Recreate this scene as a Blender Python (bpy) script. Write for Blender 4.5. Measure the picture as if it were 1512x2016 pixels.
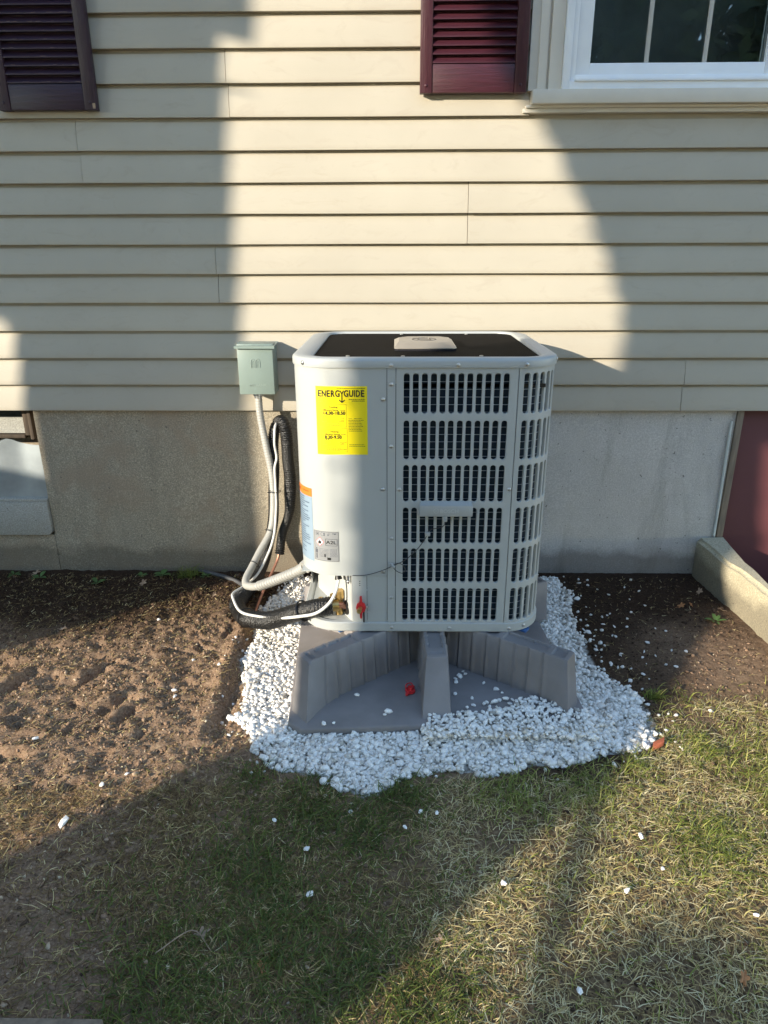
import bpy, bmesh, math, random
import numpy as np
from mathutils import Vector, Matrix

# ------------------------------------------------------------------ camera, sky, sun, exposure
scene = bpy.context.scene
C = scene.collection
for o in list(bpy.data.objects):
    bpy.data.objects.remove(o)

CAM = Vector((0.0, -2.70864, 1.28010))
YAW, PITCH, ROLL = -0.01708286, 0.35451776, -0.0031328
fw = Vector((math.sin(YAW) * math.cos(PITCH), math.cos(YAW) * math.cos(PITCH), -math.sin(PITCH)))
rt = Vector((math.cos(YAW), -math.sin(YAW), 0))
up = rt.cross(fw)
r2 = rt * math.cos(ROLL) + up * math.sin(ROLL)
u2 = -rt * math.sin(ROLL) + up * math.cos(ROLL)
cam_data = bpy.data.cameras.new('camera')
cam = bpy.data.objects.new('camera', cam_data)
C.objects.link(cam)
M = Matrix((r2, u2, -fw)).transposed().to_4x4()
M.translation = CAM
cam.matrix_world = M
cam_data.sensor_fit = 'VERTICAL'
cam_data.sensor_height = 36.0
cam_data.lens = 1380.0 / 2016.0 * 36.0
cam_data.clip_start = 0.05
cam_data.clip_end = 400
scene.camera = cam

SUNDIR = Vector((1.2, 1.0, -0.47)).normalized()
EL = math.asin(-SUNDIR.z)
world = bpy.data.worlds.new('World')
scene.world = world
world.use_nodes = True
wn = world.node_tree
for n in list(wn.nodes):
    wn.nodes.remove(n)
sky = wn.nodes.new('ShaderNodeTexSky')
sky.sky_type = 'NISHITA'
sky.sun_disc = False
sky.sun_elevation = EL
sky.sun_rotation = math.atan2(-SUNDIR.x, -SUNDIR.y)
sky.air_density = 1.0
sky.dust_density = 0.0
sky.ozone_density = 0.9
bg = wn.nodes.new('ShaderNodeBackground')
bg.inputs['Strength'].default_value = 0.15
wo = wn.nodes.new('ShaderNodeOutputWorld')
wn.links.new(sky.outputs[0], bg.inputs['Color'])
wn.links.new(bg.outputs[0], wo.inputs['Surface'])

sd = bpy.data.lights.new('sun', 'SUN')
sd.energy = 2.28
sd.angle = math.radians(0.53)
sd.color = (1.0, 0.89, 0.72)
so = bpy.data.objects.new('sun', sd)
so.rotation_euler = SUNDIR.to_track_quat('-Z', 'Y').to_euler()
so.location = (-12, -10, 6)
C.objects.link(so)

vs = scene.view_settings
scene.display_settings.display_device = 'sRGB'
vs.view_transform = 'Standard'
vs.look = 'None'
vs.exposure = 1.92
vs.gamma = 1.0
vs.use_curve_mapping = False
scene.cycles.max_bounces = 6
scene.cycles.diffuse_bounces = 4

rnd = random.Random(7)
nr = np.random.default_rng(11)
PI = math.pi


# ------------------------------------------------------------------ materials
def new_mat(name):
    m = bpy.data.materials.new(name)
    m.use_nodes = True
    nt = m.node_tree
    b = nt.nodes['Principled BSDF']
    return m, nt, b


def node(nt, t, **kw):
    n = nt.nodes.new(t)
    for k, v in kw.items():
        if k.startswith('i_'):
            n.inputs[k[2:].replace('_', ' ')].default_value = v
        else:
            setattr(n, k, v)
    return n


def ramp(nt, src, stops):
    r = nt.nodes.new('ShaderNodeValToRGB')
    el = r.color_ramp.elements
    while len(el) > 1:
        el.remove(el[-1])
    el[0].position, el[0].color = stops[0][0], (*stops[0][1], 1)
    for p, c in stops[1:]:
        e = el.new(p)
        e.color = (*c, 1)
    nt.links.new(src, r.inputs[0])
    return r.outputs[0]


def noise(nt, co, scale, detail=4, rough=0.55, dist=0.0):
    n = node(nt, 'ShaderNodeTexNoise')
    n.inputs['Scale'].default_value = scale
    n.inputs['Detail'].default_value = detail
    n.inputs['Roughness'].default_value = rough
    n.inputs['Distortion'].default_value = dist
    if co is not None:
        nt.links.new(co, n.inputs['Vector'])
    return n.outputs['Fac']


def mixc(nt, fac, a, b, mode='MIX'):
    n = nt.nodes.new('ShaderNodeMix')
    n.data_type = 'RGBA'
    n.blend_type = mode
    for sock, v in ((n.inputs[0], fac), (n.inputs[6], a), (n.inputs[7], b)):
        if hasattr(v, 'links'):
            nt.links.new(v, sock)
        elif isinstance(v, (int, float)):
            sock.default_value = v
        else:
            sock.default_value = (*v, 1)
    return n.outputs[2]


def bump(nt, b, h, strength=0.3, dist=0.001):
    n = nt.nodes.new('ShaderNodeBump')
    n.inputs['Strength'].default_value = strength
    n.inputs['Distance'].default_value = dist
    nt.links.new(h, n.inputs['Height'])
    nt.links.new(n.outputs[0], b.inputs['Normal'])


def objco(nt, sc=(1, 1, 1)):
    t = nt.nodes.new('ShaderNodeTexCoord')
    mp = nt.nodes.new('ShaderNodeMapping')
    mp.inputs['Scale'].default_value = sc
    nt.links.new(t.outputs['Object'], mp.inputs['Vector'])
    return mp.outputs[0]


def simple(name, col, rough=0.5, metal=0.0, var=0.12, scale=25, bmp=0.0, bscale=300, spec=0.5, sc=(1, 1, 1), bdist=0.0006):
    m, nt, b = new_mat(name)
    co = objco(nt, sc)
    f = noise(nt, co, scale, 5)
    dark = tuple(c * (1 - var) for c in col)
    lite = tuple(min(1, c * (1 + var * 0.6)) for c in col)
    nt.links.new(ramp(nt, f, [(0.3, dark), (0.7, lite)]), b.inputs['Base Color'])
    b.inputs['Roughness'].default_value = rough
    b.inputs['Metallic'].default_value = metal
    b.inputs['Specular IOR Level'].default_value = spec
    if bmp:
        bump(nt, b, noise(nt, co, bscale, 4), bmp, bdist)
    return m


def mat_siding():
    m, nt, b = new_mat('vinyl_siding')
    co = objco(nt)
    big = noise(nt, co, 2.3, 4)
    fine = noise(nt, objco(nt, (14, 1, 160)), 3, 4)
    c = ramp(nt, big, [(0.3, (0.41, 0.372, 0.300)), (0.7, (0.46, 0.42, 0.340))])
    # faint dirt smears and grey specks
    sm = noise(nt, objco(nt, (1, 1, 2.2)), 7, 8, 0.7, 1.5)
    c = mixc(nt, ramp(nt, sm, [(0.54, (0, 0, 0)), (0.74, (0.34, 0.34, 0.34))]), c, (0.33, 0.27, 0.21))
    sp = noise(nt, co, 210, 2)
    c = mixc(nt, ramp(nt, sp, [(0.73, (0, 0, 0)), (0.78, (0.3, 0.3, 0.3))]), c, (0.25, 0.21, 0.17))
    nt.links.new(c, b.inputs['Base Color'])
    b.inputs['Roughness'].default_value = 0.52
    b.inputs['Specular IOR Level'].default_value = 0.35
    bump(nt, b, fine, 0.22, 0.0007)
    return m


def mat_concrete(name, a, bcol, speck=0.5, stain=(0.2, 0.18, 0.14), patch=None):
    m, nt, b = new_mat(name)
    co = objco(nt)
    c = ramp(nt, noise(nt, co, 3.2, 7, 0.65), [(0.3, a), (0.7, bcol)])
    s = noise(nt, co, 190, 3, 0.7)
    c = mixc(nt, speck, c, ramp(nt, s, [(0.32, (0.1, 0.09, 0.07)), (0.5, a), (0.68, tuple(min(1, x * 1.8) for x in bcol))]))
    st = noise(nt, objco(nt, (3.0, 1, 0.6)), 2.6, 6, 0.7, 0.6)
    c = mixc(nt, ramp(nt, st, [(0.52, (0, 0, 0)), (0.72, (0.45, 0.45, 0.45))]), c, stain)
    if patch:
        p = noise(nt, co, 4.5, 5, 0.6, 0.5)
        c = mixc(nt, ramp(nt, p, [(0.5, (0, 0, 0)), (0.62, (0.5, 0.5, 0.5))]), c, patch)
    pits = noise(nt, co, 75, 2)
    c = mixc(nt, ramp(nt, pits, [(0.24, (0.8, 0.8, 0.8)), (0.3, (0, 0, 0))]), c, (0.06, 0.055, 0.045))
    # damp, soil-splashed band at grade
    g = nt.nodes.new('ShaderNodeNewGeometry')
    sx = nt.nodes.new('ShaderNodeSeparateXYZ')
    nt.links.new(g.outputs['Position'], sx.inputs[0])
    ad = nt.nodes.new('ShaderNodeMath'); ad.operation = 'MULTIPLY_ADD'
    nt.links.new(noise(nt, co, 6, 5), ad.inputs[0]); ad.inputs[1].default_value = -0.16
    nt.links.new(sx.outputs[2], ad.inputs[2])
    c = mixc(nt, ramp(nt, ad.outputs[0], [(0.0, (0.55, 0.55, 0.55)), (0.045, (0, 0, 0))]), c, (0.09, 0.075, 0.055))
    nt.links.new(c, b.inputs['Base Color'])
    b.inputs['Roughness'].default_value = 0.92
    h = nt.nodes.new('ShaderNodeMath'); h.operation = 'ADD'
    nt.links.new(noise(nt, co, 260, 4, 0.7), h.inputs[0])
    nt.links.new(noise(nt, co, 30, 4), h.inputs[1])
    bump(nt, b, h.outputs[0], 0.6, 0.0015)
    return m


def mat_ground():
    m, nt, b = new_mat('soil')
    co = objco(nt)
    c = ramp(nt, noise(nt, co, 5, 8, 0.7), [(0.3, (0.19, 0.122, 0.078)), (0.55, (0.28, 0.185, 0.12)), (0.72, (0.36, 0.25, 0.16))])
    c = mixc(nt, 0.55, c, ramp(nt, noise(nt, co, 130, 4, 0.7), [(0.35, (0.09, 0.055, 0.035)), (0.5, (0.26, 0.17, 0.11)), (0.68, (0.46, 0.34, 0.22))]))
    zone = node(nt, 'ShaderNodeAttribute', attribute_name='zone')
    dk = mixc(nt, 1.0, c, (0.17, 0.15, 0.14), 'MULTIPLY')  # darker soil: partly mulch, partly shade put into the colour
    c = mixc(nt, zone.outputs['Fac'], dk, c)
    lawn = node(nt, 'ShaderNodeAttribute', attribute_name='lawn')
    th = ramp(nt, noise(nt, co, 90, 4, 0.7), [(0.3, (0.075, 0.048, 0.028)), (0.5, (0.19, 0.125, 0.070)), (0.7, (0.36, 0.26, 0.145))])
    c = mixc(nt, lawn.outputs['Fac'], c, th)
    dst = node(nt, 'ShaderNodeAttribute', attribute_name='dust')
    c = mixc(nt, dst.outputs['Fac'], c, ramp(nt, noise(nt, co, 60, 4, 0.7), [(0.35, (0.22, 0.19, 0.15)), (0.6, (0.62, 0.59, 0.54))]))
    nt.links.new(c, b.inputs['Base Color'])
    b.inputs['Roughness'].default_value = 0.97
    b.inputs['Specular IOR Level'].default_value = 0.15
    bump(nt, b, noise(nt, co, 170, 6, 0.75), 0.9, 0.004)
    return m


def mat_tint(name, stops, rough=0.7, spec=0.3, trans=0.0):
    """colour from a random per-piece value stored on the mesh"""
    m, nt, b = new_mat(name)
    a = node(nt, 'ShaderNodeAttribute', attribute_name='tint')
    c = ramp(nt, a.outputs['Fac'], stops)
    nt.links.new(c, b.inputs['Base Color'])
    b.inputs['Roughness'].default_value = rough
    b.inputs['Specular IOR Level'].default_value = spec
    if trans:
        t = nt.nodes.new('ShaderNodeBsdfTranslucent')
        nt.links.new(c, t.inputs['Color'])
        mx = nt.nodes.new('ShaderNodeMixShader')
        mx.inputs[0].default_value = trans
        out = nt.nodes['Material Output']
        nt.links.new(b.outputs[0], mx.inputs[1])
        nt.links.new(t.outputs[0], mx.inputs[2])
        nt.links.new(mx.outputs[0], out.inputs['Surface'])
    return m


def mat_shutter(name, col, grain=(6, 6, 90)):
    m, nt, b = new_mat(name)
    co = objco(nt, grain)
    n = noise(nt, co, 2.2, 5, 0.6)
    c = ramp(nt, n, [(0.3, tuple(x * 0.75 for x in col)), (0.7, tuple(x * 1.2 for x in col))])
    nt.links.new(c, b.inputs['Base Color'])
    b.inputs['Roughness'].default_value = 0.42
    b.inputs['Specular IOR Level'].default_value = 0.45
    bump(nt, b, n, 0.9, 0.0016)
    return m


def mat_glass():
    m, nt, b = new_mat('window_glass')
    out = nt.nodes['Material Output']
    nt.nodes.remove(b)
    tr = nt.nodes.new('ShaderNodeBsdfTransparent')
    tr.inputs[0].default_value = (0.80, 0.85, 0.86, 1)
    gl = nt.nodes.new('ShaderNodeBsdfGlossy')
    gl.inputs['Roughness'].default_value = 0.015
    gl.inputs['Color'].default_value = (0.9, 0.95, 1, 1)
    fr = nt.nodes.new('ShaderNodeFresnel')
    fr.inputs[0].default_value = 1.9
    nb = nt.nodes.new('ShaderNodeBump')
    nb.inputs['Strength'].default_value = 0.04
    nb.inputs['Distance'].default_value = 0.002
    nt.links.new(noise(nt, objco(nt), 3, 2), nb.inputs['Height'])
    nt.links.new(nb.outputs[0], gl.inputs['Normal'])
    mx = nt.nodes.new('ShaderNodeMixShader')
    nt.links.new(fr.outputs[0], mx.inputs[0])
    nt.links.new(tr.outputs[0], mx.inputs[1])
    nt.links.new(gl.outputs[0], mx.inputs[2])
    nt.links.new(mx.outputs[0], out.inputs['Surface'])
    return m


def mat_coil():
    m, nt, b = new_mat('coil_fins')
    w = node(nt, 'ShaderNodeTexWave', wave_type='BANDS', bands_direction='X')
    w.inputs['Scale'].default_value = 330
    w.inputs['Distortion'].default_value = 0.6
    nt.links.new(objco(nt), w.inputs['Vector'])
    c = ramp(nt, w.outputs['Fac'], [(0.1, (0.008, 0.016, 0.032)), (0.95, (0.022, 0.052, 0.100))])
    c = mixc(nt, ramp(nt, noise(nt, objco(nt), 30, 3), [(0.4, (0, 0, 0)), (0.65, (0.6, 0.6, 0.6))]), c, (0.012, 0.030, 0.036))
    nt.links.new(c, b.inputs['Base Color'])
    b.inputs['Roughness'].default_value = 0.45
    b.inputs['Metallic'].default_value = 0.3
    bump(nt, b, w.outputs['Fac'], 0.5, 0.002)
    return m


MT = {}
MT['siding'] = mat_siding()
MT['paint'] = simple('grey_cabinet_paint', (0.420, 0.436, 0.424), 0.38, 0, 0.03, 6, 0.05, 900, 0.5)
MT['paint2'] = simple('cabinet_plate_paint', (0.46, 0.475, 0.46), 0.38, 0, 0.03, 6, 0.05, 900, 0.5)
MT['trim'] = simple('beige_trim', (0.66, 0.61, 0.52), 0.45, 0, 0.06, 8)
MT['white'] = simple('white_window_frame', (0.84, 0.87, 0.90), 0.35, 0, 0.04, 9)
MT['muntin'] = simple('inner_muntin', (0.50, 0.49, 0.45), 0.4, 0, 0.05, 9)
MT['glass'] = mat_glass()
MT['roomgrey'] = simple('room_wall', (0.50, 0.54, 0.56), 0.9, 0, 0.3, 3)
MT['dark'] = simple('dark_interior', (0.035, 0.04, 0.04), 0.9, 0, 0.2, 2)
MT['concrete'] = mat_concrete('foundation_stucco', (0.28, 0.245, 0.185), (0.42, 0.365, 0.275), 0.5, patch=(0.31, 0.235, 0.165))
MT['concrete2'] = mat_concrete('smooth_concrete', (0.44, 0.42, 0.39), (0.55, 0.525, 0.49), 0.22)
MT['curb'] = mat_concrete('painted_concrete', (0.42, 0.375, 0.26), (0.52, 0.46, 0.32), 0.35, (0.25, 0.22, 0.17))
MT['sillc'] = mat_concrete('worn_sill', (0.32, 0.32, 0.29), (0.42, 0.41, 0.37), 0.3)
MT['maroonL'] = mat_shutter('dark_plum_shutter', (0.034, 0.017, 0.031), (6, 6, 70))
MT['maroonR'] = mat_shutter('maroon_shutter', (0.052, 0.0125, 0.020), (6, 6, 70))
MT['maroonRv'] = mat_shutter('maroon_shutter_stile', (0.052, 0.0125, 0.020), (110, 60, 5))
MT['maroonLv'] = mat_shutter('dark_plum_stile', (0.034, 0.017, 0.031), (110, 60, 5))
MT['door'] = simple('maroon_door_paint', (0.125, 0.040, 0.046), 0.5, 0, 0.08, 5, 0.1, 60)
MT['wood'] = simple('weathered_wood', (0.20, 0.155, 0.11), 0.8, 0, 0.35, 9, 0.4, 60, sc=(9, 9, 1), bdist=0.001)
MT['pvc'] = simple('pale_caulk', (0.55, 0.58, 0.54), 0.5, 0, 0.08, 12)
MT['shadewood'] = simple('shaded_weathered_wood', (0.075, 0.055, 0.038), 0.85, 0, 0.35, 9, 0.4, 60, sc=(9, 9, 1), bdist=0.001)  # weathered wood with the window recess's shade put into its colour
MT['ground'] = mat_ground()
MT['plastic'] = simple('grey_stand_plastic', (0.220, 0.203, 0.198), 0.60, 0, 0.22, 7, 0.25, 500)
MT['coil'] = mat_coil()
MT['tube'] = simple('coil_tube_metal', (0.40, 0.47, 0.54), 0.4, 0.2, 0.1, 20)
MT['guard'] = simple('black_guard_wire', (0.006, 0.0055, 0.0055), 0.6, 0, 0.3, 20, spec=0.1)
MT['black'] = simple('black_plastic', (0.014, 0.014, 0.015), 0.4, 0, 0.3, 20)
MT['badge'] = simple('brushed_badge', (0.46, 0.42, 0.37), 0.32, 0.5, 0.06, 20)
MT['badgedark'] = simple('badge_underside', (0.03, 0.03, 0.035), 0.25, 0, 0.1, 20)
MT['steel'] = simple('zinc_screw', (0.55, 0.56, 0.56), 0.3, 0.9, 0.1, 90)
MT['brass'] = simple('brass_fitting', (0.62, 0.42, 0.16), 0.35, 0.85, 0.2, 60)
MT['copper'] = simple('copper_pipe', (0.52, 0.25, 0.17), 0.45, 0.7, 0.2, 40)
MT['red'] = simple('red_plastic', (0.62, 0.025, 0.03), 0.4, 0, 0.1, 40)
MT['boxpaint'] = simple('pale_green_grey_enamel', (0.21, 0.27, 0.245), 0.4, 0, 0.04, 10, 0.05, 700)
MT['boxpaint2'] = simple('embossed_enamel', (0.25, 0.315, 0.285), 0.4, 0, 0.04, 10)
MT['conduit'] = simple('grey_pvc_conduit', (0.37, 0.365, 0.34), 0.45, 0, 0.07, 16)
MT['foam'] = simple('black_pipe_wrap', (0.009, 0.0085, 0.008), 0.33, 0, 0.35, 30, 1.0, 190, 0.6, bdist=0.004)
MT['wcable'] = simple('white_cable_jacket', (0.68, 0.67, 0.63), 0.45, 0, 0.08, 20)
MT['gcable'] = simple('grey_wire_jacket', (0.075, 0.075, 0.078), 0.5, 0, 0.1, 20)
MT['lightgrey'] = simple('light_grey_plastic', (0.38, 0.39, 0.38), 0.45, 0, 0.05, 20)
MT['yellow'] = simple('yellow_label_paper', (0.92, 0.74, 0.006), 0.45, 0, 0.03, 14)
MT['ink'] = simple('black_ink', (0.012, 0.012, 0.010), 0.5, 0, 0.1, 14)
MT['ink2'] = simple('faint_ink', (0.10, 0.09, 0.02), 0.5, 0, 0.1, 14)
MT['inkg'] = simple('grey_ink', (0.10, 0.11, 0.13), 0.5, 0, 0.1, 14)
MT['bluelabel'] = simple('pale_blue_label', (0.25, 0.33, 0.41), 0.45, 0, 0.05, 14)
MT['inkb'] = simple('blue_grey_ink', (0.07, 0.11, 0.17), 0.5, 0, 0.1, 14)
MT['orange'] = simple('orange_label', (0.85, 0.19, 0.03), 0.45, 0, 0.05, 14)
MT['silver'] = simple('silver_label', (0.36, 0.37, 0.38), 0.35, 0.3, 0.06, 14)
MT['labelwhite'] = simple('white_label', (0.75, 0.72, 0.72), 0.45, 0, 0.03, 14)
MT['redink'] = simple('red_ink', (0.65, 0.05, 0.06), 0.45, 0, 0.05, 14)
MT['sheet'] = simple('galvanised_sheet', (0.30, 0.335, 0.35), 0.38, 0.25, 0.25, 7, 0.1, 20)
MT['rubber'] = simple('blue_rubber', (0.03, 0.10, 0.26), 0.6, 0, 0.1, 20)
MT['leafbrown'] = simple('dry_oak_leaf', (0.34, 0.24, 0.16), 0.7, 0, 0.3, 60)
MT['leaforange'] = simple('rusty_leaf', (0.38, 0.17, 0.06), 0.7, 0, 0.3, 60)
MT['leafgreen'] = simple('weed_leaf', (0.075, 0.14, 0.035), 0.55, 0, 0.3, 50)
MT['brick'] = simple('red_brick_chip', (0.36, 0.10, 0.05), 0.8, 0, 0.25, 50, 0.5, 200)
MT['stone'] = mat_tint('white_marble_gravel', [(0, (0.55, 0.51, 0.45)), (0.22, (0.86, 0.82, 0.755)), (0.85, (0.95, 0.915, 0.85)), (0.93, (0.60, 0.55, 0.46)), (1, (0.35, 0.32, 0.28))], 0.65, 0.35)
MT['grass'] = mat_tint('grass_blades', [(0, (0.065, 0.085, 0.022)), (0.35, (0.125, 0.160, 0.034)), (0.65, (0.21, 0.25, 0.045)), (0.85, (0.42, 0.42, 0.11)), (1, (0.58, 0.50, 0.20))], 0.5, 0.35, 0.35)
MT['straw'] = mat_tint('dry_grass_and_straw', [(0, (0.09, 0.055, 0.026)), (0.4, (0.23, 0.155, 0.070)), (0.75, (0.60, 0.47, 0.21)), (1, (0.80, 0.70, 0.42))], 0.75, 0.2, 0.15)
MT['crumb'] = mat_tint('soil_crumbs', [(0, (0.030, 0.018, 0.012)), (0.3, (0.07, 0.045, 0.03)), (0.5, (0.20, 0.13, 0.085)), (0.8, (0.33, 0.22, 0.145)), (0.92, (0.46, 0.34, 0.23)), (1, (0.56, 0.46, 0.33))], 0.95, 0.15)
MT['treeleaf'] = mat_tint('tree_leaves', [(0, (0.02, 0.04, 0.012)), (1, (0.06, 0.10, 0.03))], 0.55, 0.3, 0.2)
MT['bark'] = simple('tree_bark', (0.11, 0.085, 0.06), 0.9, 0, 0.3, 12, 0.6, 40)
MT['shadehouse'] = simple('shade_house_paint', (0.42, 0.43, 0.42), 0.7, 0, 0.1, 5)  # for the unseen house shape added to cast shade


# ------------------------------------------------------------------ mesh helpers
def root_of(o):
    while o.parent is not None:
        o = o.parent
    return o


def thing(name, label, cat, loc=(0, 0, 0), group=None):
    o = bpy.data.objects.new(name, None)
    C.objects.link(o)
    o.empty_display_size = 0.05
    o.location = loc
    o['label'] = label
    o['category'] = cat
    if group:
        o['group'] = group
    return o


def tag(o, label, cat, group=None):
    o['label'] = label
    o['category'] = cat
    if group:
        o['group'] = group
    return o


class MB:
    def __init__(s):
        s.v, s.f, s.t = [], [], []

    def add(s, vs_, fs_):
        b = len(s.v)
        s.v.extend([tuple(map(float, p)) for p in vs_])
        s.f.extend([tuple(b + i for i in f) for f in fs_])
        return s

    def box(s, x0, x1, y0, y1, z0, z1, bev=0.0, fn=None):
        bm = bmesh.new()
        bmesh.ops.create_cube(bm, size=1)
        for v in bm.verts:
            v.co = Vector(((x0 + x1) / 2 + v.co.x * (x1 - x0), (y0 + y1) / 2 + v.co.y * (y1 - y0), (z0 + z1) / 2 + v.co.z * (z1 - z0)))
        if bev:
            bmesh.ops.bevel(bm, geom=list(bm.edges), offset=bev, segments=2, affect='EDGES', profile=0.5)
        if fn:
            for v in bm.verts:
                v.co = Vector(fn(v.co))
        bm.verts.index_update()
        s.add([v.co for v in bm.verts], [[v.index for v in f.verts] for f in bm.faces])
        bm.free()
        return s

    def prism(s, poly, h0, h1, plane='xy', bev=0.0):
        """poly in a plane, extruded along the third axis"""
        bm = bmesh.new()

        def mk(a, b_, h):
            return {'xy': (a, b_, h), 'xz': (a, h, b_), 'yz': (h, a, b_)}[plane]
        vs0 = [bm.verts.new(mk(a, b_, h0)) for a, b_ in poly]
        vs1 = [bm.verts.new(mk(a, b_, h1)) for a, b_ in poly]
        n = len(poly)
        bm.faces.new(vs0)
        bm.faces.new(list(reversed(vs1)))
        for i in range(n):
            bm.faces.new((vs0[i], vs1[i], vs1[(i + 1) % n], vs0[(i + 1) % n]))
        bmesh.ops.recalc_face_normals(bm, faces=list(bm.faces))
        if bev:
            bmesh.ops.bevel(bm, geom=list(bm.edges), offset=bev, segments=2, affect='EDGES', profile=0.5)
        bm.verts.index_update()
        s.add([v.co for v in bm.verts], [[v.index for v in f.verts] for f in bm.faces])
        bm.free()
        return s

    def cyl(s, p0, p1, r0, r1=None, n=12, cap=True):
        r1 = r0 if r1 is None else r1
        p0, p1 = Vector(p0), Vector(p1)
        d = (p1 - p0).normalized()
        a = d.orthogonal().normalized()
        b_ = d.cross(a)
        vs_ = []
        for p, r in ((p0, r0), (p1, r1)):
            for i in range(n):
                t = 2 * PI * i / n
                vs_.append(p + (a * math.cos(t) + b_ * math.sin(t)) * r)
        fs_ = [(i, (i + 1) % n, n + (i + 1) % n, n + i) for i in range(n)]
        if cap:
            fs_ += [tuple(range(n))[::-1], tuple(range(n, 2 * n))]
        return s.add(vs_, fs_)

    def dome(s, c, d, r, h, n=10):
        """screw head"""
        c, d = Vector(c), Vector(d).normalized()
        a = d.orthogonal().normalized()
        b_ = d.cross(a)
        vs_, fs_ = [], []
        rings = ((r, 0), (r, h * 0.45), (r * 0.75, h * 0.85), (r * 0.35, h))
        for rr, hh in rings:
            for i in range(n):
                t = 2 * PI * i / n
                vs_.append(c + (a * math.cos(t) + b_ * math.sin(t)) * rr + d * hh)
        for k in range(3):
            fs_ += [(k * n + i, k * n + (i + 1) % n, (k + 1) * n + (i + 1) % n, (k + 1) * n + i) for i in range(n)]
        fs_.append(tuple(range(3 * n, 4 * n)))
        return s.add(vs_, fs_)

    def tube(s, pts, r, n=12, step=0.006, cap=True, squash=1.0):
        pts = catmull(pts, step)
        N = len(pts)
        t0 = (pts[1] - pts[0]).normalized()
        a = t0.orthogonal().normalized()
        vs_, fs_ = [], []
        L = 0
        for i, p in enumerate(pts):
            t = (pts[min(i + 1, N - 1)] - pts[max(i - 1, 0)]).normalized()
            a = (a - t * a.dot(t)).normalized()
            b_ = t.cross(a)
            if i:
                L += (pts[i] - pts[i - 1]).length
            for k in range(n):
                th = 2 * PI * k / n
                rr = r(L, th) if callable(r) else r
                vs_.append(p + (a * math.cos(th) + b_ * math.sin(th)) * rr)
        for i in range(N - 1):
            for k in range(n):
                fs_.append((i * n + k, i * n + (k + 1) % n, (i + 1) * n + (k + 1) % n, (i + 1) * n + k))
        if cap:
            fs_ += [tuple(range(n))[::-1], tuple(range((N - 1) * n, N * n))]
        return s.add(vs_, fs_)

    def build(s, name, mat, parent=None, angle=35, smooth=True):
        me = bpy.data.meshes.new(name)
        off = root_of(parent).location if parent is not None else Vector((0, 0, 0))
        vs_ = [(p[0] - off[0], p[1] - off[1], p[2] - off[2]) for p in s.v]
        me.from_pydata(vs_, [], s.f)
        me.materials.append(mat)
        if smooth:
            me.polygons.foreach_set('use_smooth', [True] * len(me.polygons))
            me.set_sharp_from_angle(angle=math.radians(angle))
        me.update()
        o = bpy.data.objects.new(name, me)
        C.objects.link(o)
        if parent is not None:
            o.parent = parent
        return o


def catmull(pts, step):
    P = [Vector(p) for p in pts]
    if len(P) == 2:
        n = max(1, int((P[1] - P[0]).length / step))
        return [P[0].lerp(P[1], i / n) for i in range(n + 1)]
    P = [P[0] * 2 - P[1]] + P + [P[-1] * 2 - P[-2]]
    out = []
    for i in range(1, len(P) - 2):
        n = max(1, int((P[i + 1] - P[i]).length / step))
        for k in range(n):
            t = k / n
            a, b_, c, d = P[i - 1], P[i], P[i + 1], P[i + 2]
            out.append(0.5 * ((2 * b_) + (c - a) * t + (2 * a - 5 * b_ + 4 * c - d) * t * t + (3 * b_ - a - 3 * c + d) * t ** 3))
    out.append(P[-2])
    return out


def part(o, **kw):
    for k, v in kw.items():
        o[k] = v
    return o


def mesh_np(name, verts, tris_or_quads, mat, tint=None, parent=None, k=3):
    """fast mesh from numpy arrays: verts (N,3), faces (M,k), tint per vertex"""
    me = bpy.data.meshes.new(name)
    nv, nf = len(verts), len(tris_or_quads)
    me.vertices.add(nv)
    me.vertices.foreach_set('co', np.asarray(verts, dtype=np.float32).ravel())
    me.loops.add(nf * k)
    me.loops.foreach_set('vertex_index', np.asarray(tris_or_quads, dtype=np.int32).ravel())
    me.polygons.add(nf)
    me.polygons.foreach_set('loop_start', np.arange(0, nf * k, k, dtype=np.int32))
    me.polygons.foreach_set('loop_total', np.full(nf, k, dtype=np.int32))
    me.update(calc_edges=True)
    if tint is not None:
        at = me.attributes.new('tint', 'FLOAT', 'POINT')
        at.data.foreach_set('value', np.asarray(tint, dtype=np.float32))
    me.materials.append(mat)
    me.validate()
    o = bpy.data.objects.new(name, me)
    C.objects.link(o)
    if parent is not None:
        o.parent = parent
    return o


# ---- value noise for terrain and scatter masks
_tab = nr.random((256, 256))


def vnoise(x, y, s):
    x = np.asarray(x) * s + 1000.0
    y = np.asarray(y) * s + 1000.0
    xi, yi = np.floor(x).astype(int), np.floor(y).astype(int)
    fx, fy = x - xi, y - yi
    fx, fy = fx * fx * (3 - 2 * fx), fy * fy * (3 - 2 * fy)
    g = lambda a, b_: _tab[a % 256, b_ % 256]
    return (g(xi, yi) * (1 - fx) + g(xi + 1, yi) * fx) * (1 - fy) + (g(xi, yi + 1) * (1 - fx) + g(xi + 1, yi + 1) * fx) * fy


def fbm(x, y, s, o=4):
    t, a, n = 0, 1, 0
    for i in range(o):
        t = t + a * vnoise(x + 3.7 * i, y - 1.9 * i, s * 2 ** i)
        n += a
        a *= 0.5
    return t / n


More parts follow.
